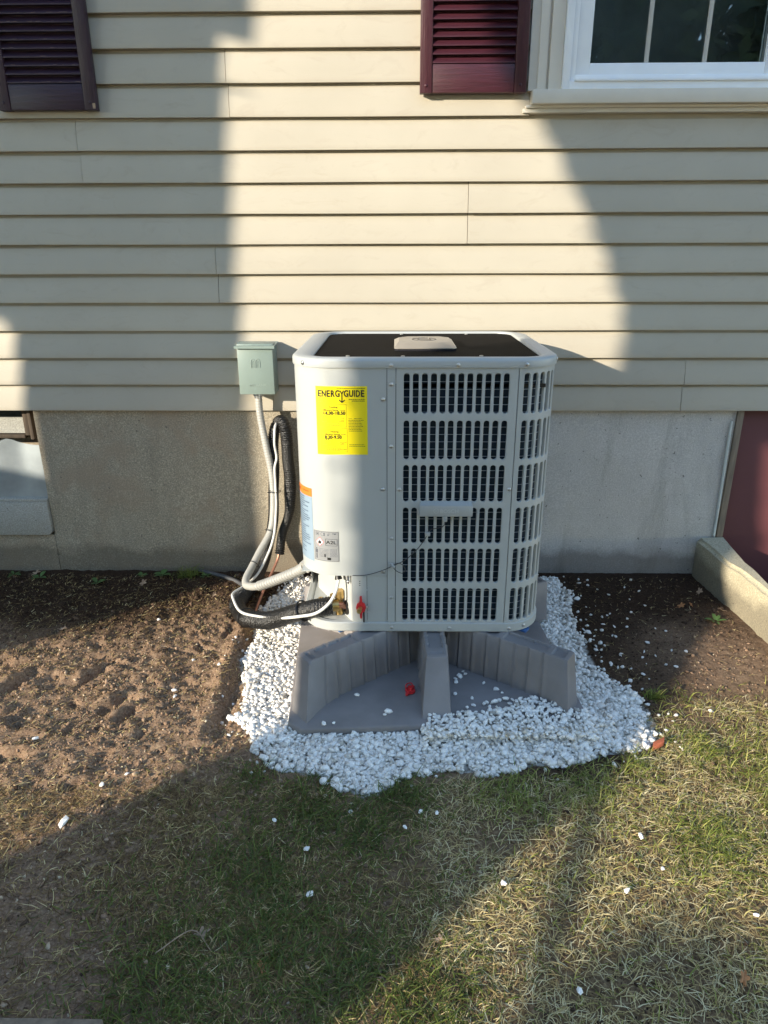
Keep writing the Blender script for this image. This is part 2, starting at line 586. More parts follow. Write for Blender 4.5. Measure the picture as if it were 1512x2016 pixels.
# ------------------------------------------------------------------ ground
GRAVEL = [(-.40, -.03), (-.46, -.16), (-.50, -.30), (-.49, -.5), (-.515, -.686), (-.47, -.87), (-.43, -1.04), (-.37, -1.13), (-.30, -1.22),
          (-.20, -1.235), (-.13, -1.28), (-.08, -1.315), (-.03, -1.29), (.03, -1.235), (.13, -1.21), (.242, -1.225), (.37, -1.19), (.46, -1.19), (.581, -1.145), (.66, -1.13), (.735, -1.085),
          (.745, -.95), (.70, -.82), (.66, -.70), (.66, -.52), (.64, -.38), (.70, -.24), (.665, -.10), (.66, -.03)]


def inpoly(x, y, poly):
    x, y = np.asarray(x), np.asarray(y)
    r = np.zeros(x.shape, bool)
    n = len(poly)
    for i in range(n):
        x0, y0 = poly[i]
        x1, y1 = poly[(i + 1) % n]
        c = ((y0 > y) != (y1 > y)) & (x < (x1 - x0) * (y - y0) / (y1 - y0 + 1e-12) + x0)
        r ^= c
    return r


GOUGES = []
for (gx, gy, L, w, a, d) in ((-.975, -.775, .045, .018, 1.0, .022), (-.845, -.93, .050, .022, .75, .026), (-.79, -.985, .038, .02, 1.0, .024),
                             (-1.19, -.83, .055, .02, 1.15, .022), (-1.15, -.60, .04, .012, .2, .014), (-1.05, -1.17, .045, .018, -.1, .018),
                             (-.835, -1.27, .022, .016, .4, .016), (-.74, -.62, .06, .008, -.3, .012), (-.66, -.595, .05, .008, -.55, .012), (-.82, -.47, .06, .008, .2, .010),
                             (-.60, -.50, .03, .012, 1.4, .014), (-1.30, -1.0, .04, .015, .5, .016), (-.73, -1.08, .022, .014, 1.3, .014), (-1.02, -.66, .035, .012, .5, .014),
                             (-.90, -.72, .05, .009, -.5, .012), (-.66, -.82, .025, .010, .4, .008), (-.93, -1.06, .028, .014, 1.9, .014), (-.79, -1.16, .024, .012, .7, .012),
                             (-1.12, -1.02, .03, .012, 2.2, .014), (-.70, -.95, .018, .012, .2, .012), (-1.26, -.72, .035, .012, .1, .013), (-.98, -.92, .02, .012, -.3, .012)):
    GOUGES.append((gx, gy, L, w * .85, a, d * 1.55))


def hgt(x, y):
    x, y = np.asarray(x, float), np.asarray(y, float)
    near = np.exp(-np.maximum(0, np.maximum(np.abs(x) - 3, np.abs(y + 1) - 3)) ** 2)
    z = (fbm(x, y, 2.2, 3) - .5) * .016
    left = 1 / (1 + np.exp((x + .50) * 40)) * 1 / (1 + np.exp(-(y + 1.45) * 12))
    z = z + left * ((fbm(x, y, 9, 4) - .5) * .030 + (fbm(x + 9, y, 34, 4) - .5) * .026)
    z = z + (fbm(x, y, 60, 3) - .5) * .010
    for gx, gy, L, w, a, d in GOUGES:
        u = (x - gx) * math.cos(a) + (y - gy) * math.sin(a)
        v = -(x - gx) * math.sin(a) + (y - gy) * math.cos(a)
        v = v + (vnoise(x, y, 30) - .5) * .03
        z = z - d * np.exp(-(u / L) ** 4) * np.exp(-(v / w) ** 4) * (0.45 + 1.1 * fbm(x, y, 40, 3))
        z = z + .45 * d * np.exp(-(u / L) ** 4) * np.exp(-((v - 1.9 * w) / w) ** 2)
    # little berm pushed up along the left edge of the gravel
    edge = np.exp(-((x + .555) / .028) ** 2) * (y > -1.12) * (y < -.35)
    z = z + .022 * edge * (0.7 + .5 * vnoise(x, y, 14))
    ditch = np.exp(-((x + .505) / .018) ** 2) * (y > -1.08) * (y < -.2)
    z = z - .018 * ditch
    # tyre-like rake marks near the hose
    rk = np.exp(-((x + .70) / .12) ** 2) * np.exp(-((y + .47) / .07) ** 2)
    z = z + rk * .006 * np.sin((x * .8 + y * .6) * 260)
    g = inpoly(x, y, GRAVEL)
    z = np.where(g, z * .25 - .004, z)
    z = np.where((y > -.06), z * .4 - .004, z)
    return z * near


def spread(lo, hi, a, b_, st, g=1.25):
    core = list(np.arange(a, b_ + 1e-9, st))
    l, x, s_ = [], a, st
    while x > lo:
        s_ *= g
        x -= s_
        l.append(x)
    r, x, s_ = [], core[-1], st
    while x < hi:
        s_ *= g
        x += s_
        r.append(x)
    return np.array(l[::-1] + core + r)


WELL = (1.375, 2.6, -1.7, 0.6)
gx = spread(-60, 60, -1.75, 1.6, 0.0075)
gy = spread(-60, 40, -2.15, 0.06, 0.0075)
gx = np.array(sorted(list(gx) + [WELL[0]]))
X, Y = np.meshgrid(gx, gy)
Z = hgt(X, Y)
nx, ny = len(gx), len(gy)
V = np.stack([X.ravel(), Y.ravel(), Z.ravel()], 1)
ii, jj = np.meshgrid(np.arange(nx - 1), np.arange(ny - 1))
a0 = (jj * nx + ii).ravel()
cx = (X[:-1, :-1] + X[1:, 1:]).ravel() / 2
cy = (Y[:-1, :-1] + Y[1:, 1:]).ravel() / 2
keep = ~((cx > WELL[0]) & (cx < WELL[1]) & (cy > WELL[2]) & (cy < WELL[3]))
F = np.stack([a0, a0 + 1, a0 + nx + 1, a0 + nx], 1)[keep]
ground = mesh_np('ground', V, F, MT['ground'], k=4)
ground['kind'] = 'structure'


def lawn_mask(x, y):
    """how much lawn grows at a point, 0..1"""
    nb = (fbm(x, y, 5, 3) - .5)
    b_ = np.where(x > .62, -1.06 + (x - .62) * .50, -1.24)
    b_ = np.where(x < -.33, -1.22 + (x + .33) * .12, b_)
    m = 1 / (1 + np.exp(np.clip((y - b_ - nb * .18) * 30, -60, 60)))
    lf = 1 / (1 + np.exp(np.clip(-(x + .56 + nb * .35 + np.clip(-1.5 - y, 0, 1) * .15) * 16, -60, 60)))
    m = m * (.03 + .97 * lf)
    m = np.where((x > .60) & (y > -1.25), m * np.clip(.35 + fbm(x, y, 9, 2), 0, 1), m)
    return m


def dug_unshaded(x, y):
    """1 on tan turned soil, 0 on dark mulch with shade painted in"""
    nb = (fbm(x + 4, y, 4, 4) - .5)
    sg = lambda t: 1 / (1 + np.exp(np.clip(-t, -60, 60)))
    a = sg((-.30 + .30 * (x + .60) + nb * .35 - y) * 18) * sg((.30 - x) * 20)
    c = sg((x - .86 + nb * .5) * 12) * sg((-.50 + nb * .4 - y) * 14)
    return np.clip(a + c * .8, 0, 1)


for nm, vals in (('zone', dug_unshaded(X, Y)), ('lawn', lawn_mask(X, Y)), ('dust', inpoly(X + (fbm(X, Y, 20, 2) - .5) * .04, Y, GRAVEL) * 1.0)):
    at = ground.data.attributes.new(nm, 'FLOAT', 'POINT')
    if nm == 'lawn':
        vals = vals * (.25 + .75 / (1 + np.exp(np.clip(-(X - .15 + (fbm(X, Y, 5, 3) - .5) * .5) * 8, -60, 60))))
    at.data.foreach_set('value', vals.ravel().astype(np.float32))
ground.data.polygons.foreach_set('use_smooth', [True] * len(ground.data.polygons))


# ------------------------------------------------------------------ house
house = thing('house', 'beige clapboard-sided house wall on a concrete foundation with shutters and a white window', 'house', (0, 0, 0))
E_ = 0.1016
Z0 = 0.70
XA, XB = -3.4, 3.6
# joints (x) per course, read from the wall: panels span two courses
JO = {0: [-.477, 1.105], 1: [1.105], 2: [-2.3, 2.5], 3: [-2.3, 2.5], 4: [-.657], 5: [-.659], 6: [.256, 3.0], 7: [.255, 3.0], 8: [-1.105, 2.2], 9: [-1.108, 2.2],
      10: [-.570], 11: [-.574], 12: [-1.9], 13: [-1.9], 14: [.9], 15: [.9], 16: [-.8], 17: [-.8], 18: [1.5], 19: [1.5], 20: [-1.2], 21: [-1.2]}
OPEN = [(0.452, 1.45, 1.735, 2.86), (-2.40, -1.42, 1.735, 2.86)]      # window openings


def siding_piece(k, x0, x1, lap):
    z0 = Z0 + k * E_
    n = max(2, int((x1 - x0) / .08))
    prof = [(.026, .0010), (.0015, .0008), (0.0, .0), (-.0005, .0025), (.0015, .018), (.0045, .045), (.0100, .076), (.0135, .0895), (.0200, .0955), (.0240, E_ + .003), (.026, E_ + .012)]
    vs_, fs_ = [], []
    ph = rnd.random() * 9
    for i in range(n + 1):
        x = x0 + (x1 - x0) * i / n
        for (dy, dz) in prof:
            w = .0014 * math.sin(x * 3.1 + ph) + .0009 * math.sin(x * 9 + ph * 2)
            dl = -.0022 * lap * math.exp(-((x - x0) / .05)) if i < 3 else 0
            vs_.append((x, dy + w * (0.4 + dz * 6) + dl, z0 + dz + .0004 * math.sin(x * 5 + ph)))
    m = len(prof)
    for i in range(n):
        for j in range(m - 1):
            fs_.append((i * m + j, (i + 1) * m + j, (i + 1) * m + j + 1, i * m + j + 1))
    fs_.append(tuple(range(m)))
    fs_.append(tuple(range(n * m, n * m + m))[::-1])
    MB().add(vs_, fs_).build('siding_board', MT['siding'], house, 25)


for k in range(22):
    cuts = [XA] + JO.get(k, []) + [XB]
    zc = Z0 + (k + .5) * E_
    for a, b_ in zip(cuts[:-1], cuts[1:]):
        segs = [(a, b_)]
        for (ox0, ox1, oz0, oz1) in OPEN:
            if oz0 < zc < oz1:
                ns = []
                for s0, s1 in segs:
                    if s1 <= ox0 or s0 >= ox1:
                        ns.append((s0, s1))
                        continue
                    if s0 < ox0:
                        ns.append((s0, ox0))
                    if s1 > ox1:
                        ns.append((ox1, s1))
                segs = ns
        for s0, s1 in segs:
            lap = 1 if s0 == a and a != XA else 0
            siding_piece(k, s0 + (.0010 if lap else 0), s1 - .0008, lap)
# sheathing behind the boards, pieced round the window openings
zt = Z0 + 22 * E_
mb = MB()
mb.box(XA, XB, .030, .12, Z0 + .01, 1.735)
mb.box(XA, XB, .030, .12, 2.86, zt)
mb.box(XA, -2.40, .030, .12, 1.735, 2.86)
mb.box(-1.42, .452, .030, .12, 1.735, 2.86)
mb.box(1.45, XB, .030, .12, 1.735, 2.86)
mb.build('sheathing', MT['dark'], house)
mb = MB()
mb.box(XA - .1, XB + .1, -.30, .5, zt, zt + .05).box(XA - .1, XB + .1, -.33, -.302, zt - .03, zt + .12)
mb.build('soffit', MT['trim'], house)
mb = MB()
mb.add([(XA - .1, -.36, zt + .10), (XB + .1, -.36, zt + .10), (XB + .1, 2.6, zt + 1.5), (XA - .1, 2.6, zt + 1.5),
        (XA - .1, -.36, zt + .13), (XB + .1, -.36, zt + .13), (XB + .1, 2.6, zt + 1.53), (XA - .1, 2.6, zt + 1.53)],
       [(0, 1, 2, 3), (7, 6, 5, 4), (0, 4, 5, 1), (1, 5, 6, 2), (2, 6, 7, 3), (3, 7, 4, 0)]).build('roof', MT['dark'], house)
for xx in (XA, XB):
    MB().box(xx - .05, xx + .05, -.02, .06, Z0 - .02, zt).build('corner_post', MT['trim'], house)

# foundation, with the cellar window recess (left) and the cellar door opening (right)
def bumpy_wall(name, x0, x1, z0, z1, y, mat, parent, step=.02, amp=.0025):
    xs = np.arange(x0, x1 + step * .5, step); xs[-1] = x1
    zs = np.arange(z0, z1 + step * .5, step); zs[-1] = z1
    XX, ZZ = np.meshgrid(xs, zs)
    YY = y + (fbm(XX, ZZ * 1.3, 7, 4) - .5) * amp * 2
    # form-board seams
    for sx_, dp in ((1.198, .004), (1.312, .005)):
        YY += dp * np.exp(-((XX - sx_ - .008 * (fbm(ZZ, ZZ * 0, 12, 2) - .5)) / .006) ** 2) * (x0 < sx_) * (x1 > sx_)
    v = np.stack([XX.ravel(), YY.ravel(), ZZ.ravel()], 1)
    n = len(xs)
    i_, j_ = np.meshgrid(np.arange(n - 1), np.arange(len(zs) - 1))
    a = (j_ * n + i_).ravel()
    o = mesh_np(name, v, np.stack([a, a + 1, a + n + 1, a + n], 1), mat, parent=parent, k=4)
    o.data.polygons.foreach_set('use_smooth', [True] * len(o.data.polygons))
    return o


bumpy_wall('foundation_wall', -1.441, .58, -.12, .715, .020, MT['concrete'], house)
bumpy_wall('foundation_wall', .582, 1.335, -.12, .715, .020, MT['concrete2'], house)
bumpy_wall('foundation_wall', -2.25, -1.443, -.12, .164, .020, MT['concrete'], house)
bumpy_wall('foundation_wall', XA, -2.252, -.12, .715, .020, MT['concrete'], house)
mb = MB()
mb.box(-1.4405, 1.3345, .028, .30, -.3, .716).box(XA, -2.2525, .028, .30, -.3, .716).box(-2.252, -1.441, .15, .30, -.3, .716)
mb.box(2.45, XB, .020, .30, -1.2, .716)
mb.build('foundation_core', MT['concrete'], house)
# hairline tie hole and crumbs by it
MB().cyl((1.183, .0215, .394), (1.183, .030, .394), .0045, n=8).build('tie_hole', MT['black'], house)

# cellar window recess
W0 = thing('cellar_window', 'small cellar window with dark pane above a bent pale metal sheet', 'window', (-1.6, 0, .17))
mb = MB()
mb.box(-2.25, -1.4425, .100, .13, .575, .70, .002).build('frame', MT['dark'], W0)
mb = MB()
mb.box(-1.508, -1.487, .055, .099, .585, .70, .003)
mb.box(-1.483, -1.468, .045, .099, .570, .70, .003)
mb.build('jamb', MT['shadewood'], W0)
MB().box(-2.24, -1.512, .078, .084, .590, .655).build('pane', MT['sillc'], W0)
MB().box(-2.24, -1.512, .06, .099, .572, .588, .003).build('sash', MT['shadewood'], W0)
vs_, fs_ = [], []
nxx, nzz = 40, 14
for j in range(nzz + 1):
    for i in range(nxx + 1):
        x = -2.245 + (.802) * i / nxx
        t = j / nzz
        z = .315 + t * (.238 + .018 * math.exp(-((x + 1.585) / .035) ** 2) + .004 * math.sin(x * 31))
        y = .028 + .008 * math.sin(x * 16 + 1) * (0.3 + t) + .012 * t + .010 * math.sin(x * 40) * t * .3
        vs_.append((x, y, z))
for j in range(nzz):
    for i in range(nxx):
        a = j * (nxx + 1) + i
        fs_.append((a, a + 1, a + nxx + 2, a + nxx + 1))
part(MB().add(vs_, fs_).build('metal_sheet', MT['sheet'], W0, 60), label='pale bent metal sheet closing the lower half')
mb = MB()
mb.prism([(-2.25, .166), (-1.462, .166), (-1.450, .172), (-1.4445, .184), (-1.4440, .300), (-1.4445, .313), (-2.25, .313)],   .006, .10, 'xz', .003)
mb.box(-2.25, -1.4445, .010, .10, .3135, .327, .002)
mb.build('sill', MT['sillc'], W0)

# ---- right window: casing, sill, frame, glass with inner bars
def window(root, ox):
    """ox: x of the casing's outer left edge"""
    P_ = house
    f = MB()
    x0, x1 = ox, ox + .975
    zb, zt_ = 1.742, 2.84
    mb = MB()
    for a, b_, y in ((0, .012, -.012), (.012, .030, -.004), (.030, .058, -.010), (.058, .066, -.002), (.066, .108, -.016)):
        mb.box(x0 + a, x0 + b_, y, .05, 1.787, zt_ - .11)
        mb.box(x1 - b_, x1 - a, y, .05, 1.787, zt_ - .11)
    mb.box(x0, x1, -.016, .05, zt_ - .109, zt_, .002)
    cas = mb.build('casing', MT['trim'], P_)
    mb = MB()
    mb.box(x0 + .012, x1 - .012, -.040, .05, 1.744, 1.7865, .003)
    mb.box(x0 - .004, x1 + .004, -.018, .04, 1.735, 1.7435, .001)
    mb.box(x0 - .012, x1 + .012, -.010, .04, 1.722, 1.7345, .001)
    sill = mb.build('window_sill', MT['trim'], P_)
    # white frame
    fx0, fx1, fz0, fz1 = x0 + .109, x1 - .109, 1.7875, 2.73
    fr = MB()

    def ringb(a, y0, y1, x0_, x1_, z0_, z1_, w):
        a.box(x0_, x0_ + w, y0, y1, z0_, z1_, .0015).box(x1_ - w, x1_, y0, y1, z0_, z1_, .0015)
        a.box(x0_ + w, x1_ - w, y0, y1, z0_, z0_ + w, .0015).box(x0_ + w, x1_ - w, y0, y1, z1_ - w, z1_, .0015)
    ringb(fr, -.028, .04, fx0, fx1, fz0, fz1, .024)
    ringb(fr, -.018, .04, fx0 + .0245, fx1 - .0245, fz0 + .0245, fz1 - .0245, .018)
    fo = fr.build('window_frame', MT['white'], P_)
    mb = MB()
    ringb(mb, -.010, .035, fx0 + .043, fx1 - .043, fz0 + .030, fz1 - .043, .048)
    mb.box(fx0 + .040, fx1 - .040, -.034, -.010, fz0 + .022, fz0 + .032, .001)
    mb.build('sash', MT['white'], fo)
    gx0, gx1, gz0, gz1 = fx0 + .0915, fx1 - .0915, fz0 + .0785, fz1 - .0915
    mb = MB()
    mb.box(gx0, gx1, .006, .010, gz0, gz1)
    mb.build('pane', MT['glass'], fo)
    for q in (1, 2):
        xm = gx0 + (gx1 - gx0) * (q / 3) - .004
        MB().box(xm - .0075, xm + .0075, .0015, .0058, gz0, gz1, .002).build('muntin', MT['muntin'], fo)
    MB().box(gx0, gx1, .0020, .0056, (gz0 + gz1) / 2 - .0075, (gz0 + gz1) / 2 + .0075, .002).build('muntin', MT['muntin'], fo)
    # dim room behind
    mb = MB()
    mb.add([(gx0 - .04, .13, gz0 - .04), (gx1 + .04, .13, gz0 - .04), (gx1 + .04, .13, gz1 + .04), (gx0 - .04, .13, gz1 + .04),
            (gx0 - .3, .55, gz0 - .3), (gx1 + .3, .55, gz0 - .3), (gx1 + .3, .55, gz1 + .3), (gx0 - .3, .55, gz1 + .3)],
           [(4, 5, 6, 7), (0, 1, 5, 4), (1, 2, 6, 5), (2, 3, 7, 6), (3, 0, 4, 7)])
    mb.build('room', MT['roomgrey'], P_)


window(house, .440)
window(house, -2.41)


# ---- shutters
def shutter(x0, x1, z0, railh, mats, label, peel=False):
    mh, mv = mats
    zt_ = 2.83
    yb, yf = -.004, -.032
    sw = .040
    root = MB().box(x0 + sw - .002, x1 - sw + .002, -.012, yb, z0 + .004, zt_ - .004).build('shutter', mh, house)
    part(root, label=label)
    MB().box(x0, x0 + sw, yf, yb, z0, zt_, .002).build('stile', mv, root)
    MB().box(x1 - sw, x1, yf, yb, z0, zt_, .002).build('stile', mv, root)
    MB().box(x0 + sw + .0006, x1 - sw - .0006, yf + .003, yb, z0 + .001, z0 + railh, .002).build('rail', mh, root)
    MB().box(x0 + sw + .0006, x1 - sw - .0006, yf + .003, yb, zt_ - .07, zt_, .002).build('rail', mh, root)
    pitch = .0245
    z = z0 + railh + .002
    me = None
    while z < zt_ - .09:
        if me is None:
            vs_ = [(x0 + sw + .001, -.0305, z), (x1 - sw - .001, -.0305, z), (x1 - sw - .001, -.0305, z + .0035), (x0 + sw + .001, -.0305, z + .0035),
                   (x0 + sw + .001, -.0125, z + .0225), (x1 - sw - .001, -.0125, z + .0225), (x0 + sw + .001, -.0125, z + .019), (x1 - sw - .001, -.0125, z + .019)]
            mb = MB().add(vs_, [(0, 1, 2, 3), (3, 2, 5, 4), (6, 7, 1, 0), (4, 5, 7, 6), (0, 3, 4, 6), (1, 7, 5, 2)])
            s0 = mb.build('louver', mh, root)
            me = s0.data
            zz = z
        else:
            o = bpy.data.objects.new('louver', me)
            C.objects.link(o)
            o.parent = root
            o.location = (0, 0, z - zz)
            if peel:
                pass
        z += pitch
    for sx in (x0 + sw / 2, x1 - sw / 2):
        MB().dome((sx, yf, z0 + .022), (0, -1, 0), .005, .003).build('screw', mv, root)
    if peel:
        mb = MB()
        for k in range(60):
            zz = z0 + railh + .002 + pitch * rnd.randrange(0, 16) + .0037
            xx = rnd.uniform(x0 + sw + .01, x1 - sw - .02)
            mb.box(xx, xx + rnd.uniform(.003, .02), -.0300, -.0285, zz, zz + .0008)
        mb.box(x1 - .012, x1 - .003, yf - .0006, yf, z0 + .004, z0 + .020)
        part(mb.build('peeled_spot', MT['leafbrown'], root), kind='stuff')


shutter(.078, .431, 1.778, .084, (MT['maroonR'], MT['maroonRv']), 'sunlit maroon louvered shutter left of the white window')
shutter(-1.345, -1.012, 1.735, .078, (MT['maroonL'], MT['maroonLv']), 'dark plum louvered shutter with paint worn off its slat edges', True)

# ---- cellar door, jamb and stairwell
door = thing('cellar_door', 'maroon painted cellar door under the siding, right of the foundation', 'door', (1.7, .05, -.95))
MB().box(1.362, 2.3, .045, .085, -.98, .70, .002).build('door_panel', MT['door'], door)
MB().box(1.3355, 1.3610, .010, .085, -.98, .708, .002).build('door_jamb', MT['wood'], door)
MB().box(2.3015, 2.4485, .010, .085, -.98, .708, .002).build('door_jamb', MT['wood'], door)
mb = MB()
mb.tube([(1.318, .014, .655), (1.321, .0135, .45), (1.325, .0135, .17)], .0055, 8, .02)
mb.build('caulk_bead', MT['pvc'], door)
wall = thing('stairwell_wall', 'low pale concrete retaining wall beside the maroon door, its far part sunlit', 'wall', (1.3, -.8, 0))


def curb_fn(p):
    y = p[1]
    t = (0 - y) / 1.7
    n = (vnoise(y * 1.0, p[2], 22) - .5) * .010
    sh = (-.012 + .050 * min(1, max(0, -y / .5))) * (1 if p[2] > .05 else .25) if p[0] < 1.32 else -.034 * min(1, max(0, -y / .5)) * (1 if p[2] > .05 else 0)
    return (p[0] + sh + (n if p[0] < 1.32 else n * .4), y, p[2] + (float(vnoise(y, p[0], 9)) - .5) * .010 * (1 if p[2] > 0 else 0))


def curb(x0, x1, y0, y1, z0, z1, seg=46):
    bm = bmesh.new()
    bmesh.ops.create_cube(bm, size=1)
    for v in bm.verts:
        v.co = Vector(((x0 + x1) / 2 + v.co.x * (x1 - x0), (y0 + y1) / 2 + v.co.y * (y1 - y0), (z0 + z1) / 2 + v.co.z * (z1 - z0)))
    bmesh.ops.bevel(bm, geom=[e for e in bm.edges], offset=.014, segments=3, affect='EDGES')
    le = [e for e in bm.edges if abs((e.verts[0].co - e.verts[1].co).y) > .5]
    bmesh.ops.subdivide_edges(bm, edges=le, cuts=seg, use_grid_fill=True)
    bm.verts.index_update()
    m = MB().add([curb_fn(v.co) for v in bm.verts], [[v.index for v in f.verts] for f in bm.faces])
    bm.free()
    return m


curb(1.262, 1.372, -1.8, .016, -.3, .165).build('curb', MT['curb'], wall, 50)
MB().box(1.345, 1.3745, -1.7, .008, -1.2, -.302).build('well_side', MT['concrete2'], wall)
MB().box(1.377, 2.6, -1.7, .04, -1.2, -1.0).build('well_floor', MT['concrete2'], wall)
MB().box(1.40, 2.6, -1.85, -1.70, -1.2, .10, .01).build('well_end', MT['concrete2'], wall)
MB().box(2.45, 2.6, -1.6995, .01, -.998, .10, .01).build('well_side', MT['concrete2'], wall)


# ------------------------------------------------------------------ heat pump
R_ = .113
UL, UR, UF, UD = -.290, .452, -.790, .70
XL, XR = UL + R_, UR - R_
QL = R_ * PI / 2


def P(s, z, d=0.0):
    """point on the cabinet: s runs along the front (s = x there) and round both corners"""
    if s < XL:
        a = (XL - s) / R_
        if a < PI / 2:
            return (XL - (R_ + d) * math.sin(a), UF + R_ - (R_ + d) * math.cos(a), z)
        return (XL - R_ - d, UF + R_ + (XL - s) - QL, z)
    if s > XR:
        a = (s - XR) / R_
        if a < PI / 2:
            return (XR + (R_ + d) * math.sin(a), UF + R_ - (R_ + d) * math.cos(a), z)
        return (XR + R_ + d, UF + R_ + (s - XR) - QL, z)
    return (s, UF - d, z)


SB = UD - 2 * R_          # straight length of a side
S_END_R = XR + QL + SB
S_END_L = XL - QL - SB


def srange(s0, s1, step=.008):
    n = max(1, int(math.ceil((s1 - s0) / step)))
    L = [s0 + (s1 - s0) * i / n for i in range(n + 1)]
    return L


def shell(s0, s1, z0, z1, d=0.0, th=.004, step=.008):
    """a strip of sheet metal following the cabinet outline"""
    L = srange(s0, s1, step)
    vs_, fs_ = [], []
    for s in L:
        vs_ += [P(s, z0, d), P(s, z1, d), P(s, z1, d - th), P(s, z0, d - th)]
    n = len(L)
    for i in range(n - 1):
        a, b_ = i * 4, (i + 1) * 4
        for k in range(4):
            fs_.append((a + k, b_ + k, b_ + (k + 1) % 4, a + (k + 1) % 4))
    fs_.append((0, 1, 2, 3))
    e = (n - 1) * 4
    fs_.append((e + 3, e + 2, e + 1, e))
    return MB().add(vs_, fs_)


def pump_outline(d, n=14):
    """closed rounded square, counter-clockwise from front left"""
    pts = []
    cs = ((UL + R_, UF + R_, PI, 1.5 * PI), (UR - R_, UF + R_, 1.5 * PI, 2 * PI), (UR - R_, UF + UD - R_, 0, .5 * PI), (UL + R_, UF + UD - R_, .5 * PI, PI))
    for cx_, cy_, a0_, a1_ in cs:
        for i in range(n + 1):
            a = a0_ + (a1_ - a0_) * i / n
            pts.append((cx_ + (R_ + d) * math.cos(a), cy_ + (R_ + d) * math.sin(a)))
    return pts


def loft(rings, closed_top=False, closed_bottom=False):
    n = len(rings[0])
    vs_ = [p for r in rings for p in r]
    fs_ = []
    for k in range(len(rings) - 1):
        for i in range(n):
            fs_.append((k * n + i, k * n + (i + 1) % n, (k + 1) * n + (i + 1) % n, (k + 1) * n + i))
    if closed_bottom:
        fs_.append(tuple(range(n))[::-1])
    if closed_top:
        fs_.append(tuple(range((len(rings) - 1) * n, len(rings) * n)))
    return MB().add(vs_, fs_)


def ring(off, z, inner=None, rr=None):
    """outline ring inset by off with its own corner radius rr"""
    pts = []
    r = (R_ - off) if rr is None else rr
    x0, x1, y0, y1 = UL + off, UR - off, UF + off, UF + UD - off
    if inner:
        x0, x1, y0, y1 = inner
    cs = ((x0 + r, y0 + r, PI, 1.5 * PI), (x1 - r, y0 + r, 1.5 * PI, 2 * PI), (x1 - r, y1 - r, 0, .5 * PI), (x0 + r, y1 - r, .5 * PI, PI))
    for cx_, cy_, a0_, a1_ in cs:
        for i in range(15):
            a = a0_ + (a1_ - a0_) * i / 14
            pts.append((cx_ + r * math.cos(a), cy_ + r * math.sin(a), z))
    return pts


pump = thing('heat_pump', 'pale grey outdoor heat pump with slotted grille and yellow label on its stand', 'heat pump', (.081, UF + UD / 2, .17))

# base pan
loft([ring(.012, .206), ring(-.001, .206), ring(-.004, .2035), ring(-.004, .178), ring(-.001, .1745), ring(.03, .1745), ring(.03, .19), ring(.012, .206)], ).build('base_pan', MT['paint'], pump, 22)
loft([ring(.02, .198), ring(.02, .203)], True, True).build('base_tray', MT['paint'], pump)
# top cap: band, rounded shoulder, shallow top, drop into the fan opening
IN = (UL + .050, UR - .040, UF + .026, UF + UD - .028)
INb = (UL + .056, UR - .046, UF + .030, UF + UD - .032)
loft([ring(.004, .987), ring(-.004, .987), ring(-.0045, .989), ring(-.0045, 1.004), ring(-.003, 1.0085), ring(.001, 1.0115), ring(.007, 1.0128), ring(.020, 1.0135),
      ring(0, 1.0130, IN, .062), ring(0, 1.0108, (IN[0] + .003, IN[1] - .003, IN[2] + .002, IN[3] - .002), .060), ring(0, 1.004, INb, .055), ring(0, .985, INb, .055)]).build('top_cap', MT['paint'], pump, 40)
# fan guard: close parallel wires over a dark well
mb = MB()
gw0, gw1, gd0, gd1 = INb[0] + .002, INb[1] - .002, INb[2] + .002, INb[3] - .002
yy = gd0
k = 0
while yy < gd1:
    cxr = 0
    ins = 0
    dd = min(yy - gd0, gd1 - yy)
    if dd < .055:
        ins = .055 - math.sqrt(max(0, .055 ** 2 - (.055 - dd) ** 2))
    mb.box(gw0 + ins, gw1 - ins, yy, yy + .0036, 1.0035, 1.0065)
    yy += .0078
for xx in (gw0 + .10, gw0 + .20, (gw0 + gw1) / 2, gw1 - .20, gw1 - .10):
    mb.box(xx, xx + .004, gd0, gd1, 1.0003, 1.0033)
g = mb.build('fan_guard', MT['guard'], pump)
part(g, kind='stuff')
mb = MB().box(gw0 - .01, gw1 + .01, gd0 - .01, gd1 + .01, .93, .94)
mb.build('fan_well', MT['black'], pump)
mb = MB()
fcx, fcy = .081, UF + UD / 2
for q in range(4):
    a = q * PI / 2 + .4
    pts_ = []
    for r0, dz in ((.06, 0), (.28, 0)):
        for da in (-.35, .35):
            pts_.append((fcx + r0 * math.cos(a + da), fcy + r0 * math.sin(a + da), .970 + (.012 if da > 0 else -.012)))
    mb.add(pts_ + [(p[0], p[1], p[2] - .003) for p in pts_], [(0, 1, 3, 2), (4, 6, 7, 5), (0, 2, 6, 4), (1, 5, 7, 3), (2, 3, 7, 6), (0, 4, 5, 1)])
mb.cyl((fcx, fcy, .95), (fcx, fcy, .985), .06, n=20)
mb.build('fan', MT['gcable'], pump)
# badge in the middle of the guard
def octo(cx_, cy_, hw, hd, c, z):
    return [(cx_ - hw + c, cy_ - hd, z), (cx_ + hw - c, cy_ - hd, z), (cx_ + hw, cy_ - hd + c, z), (cx_ + hw, cy_ + hd - c, z), (cx_ + hw - c, cy_ + hd, z), (cx_ - hw + c, cy_ + hd, z), (cx_ - hw, cy_ + hd - c, z), (cx_ - hw, cy_ - hd + c, z)]


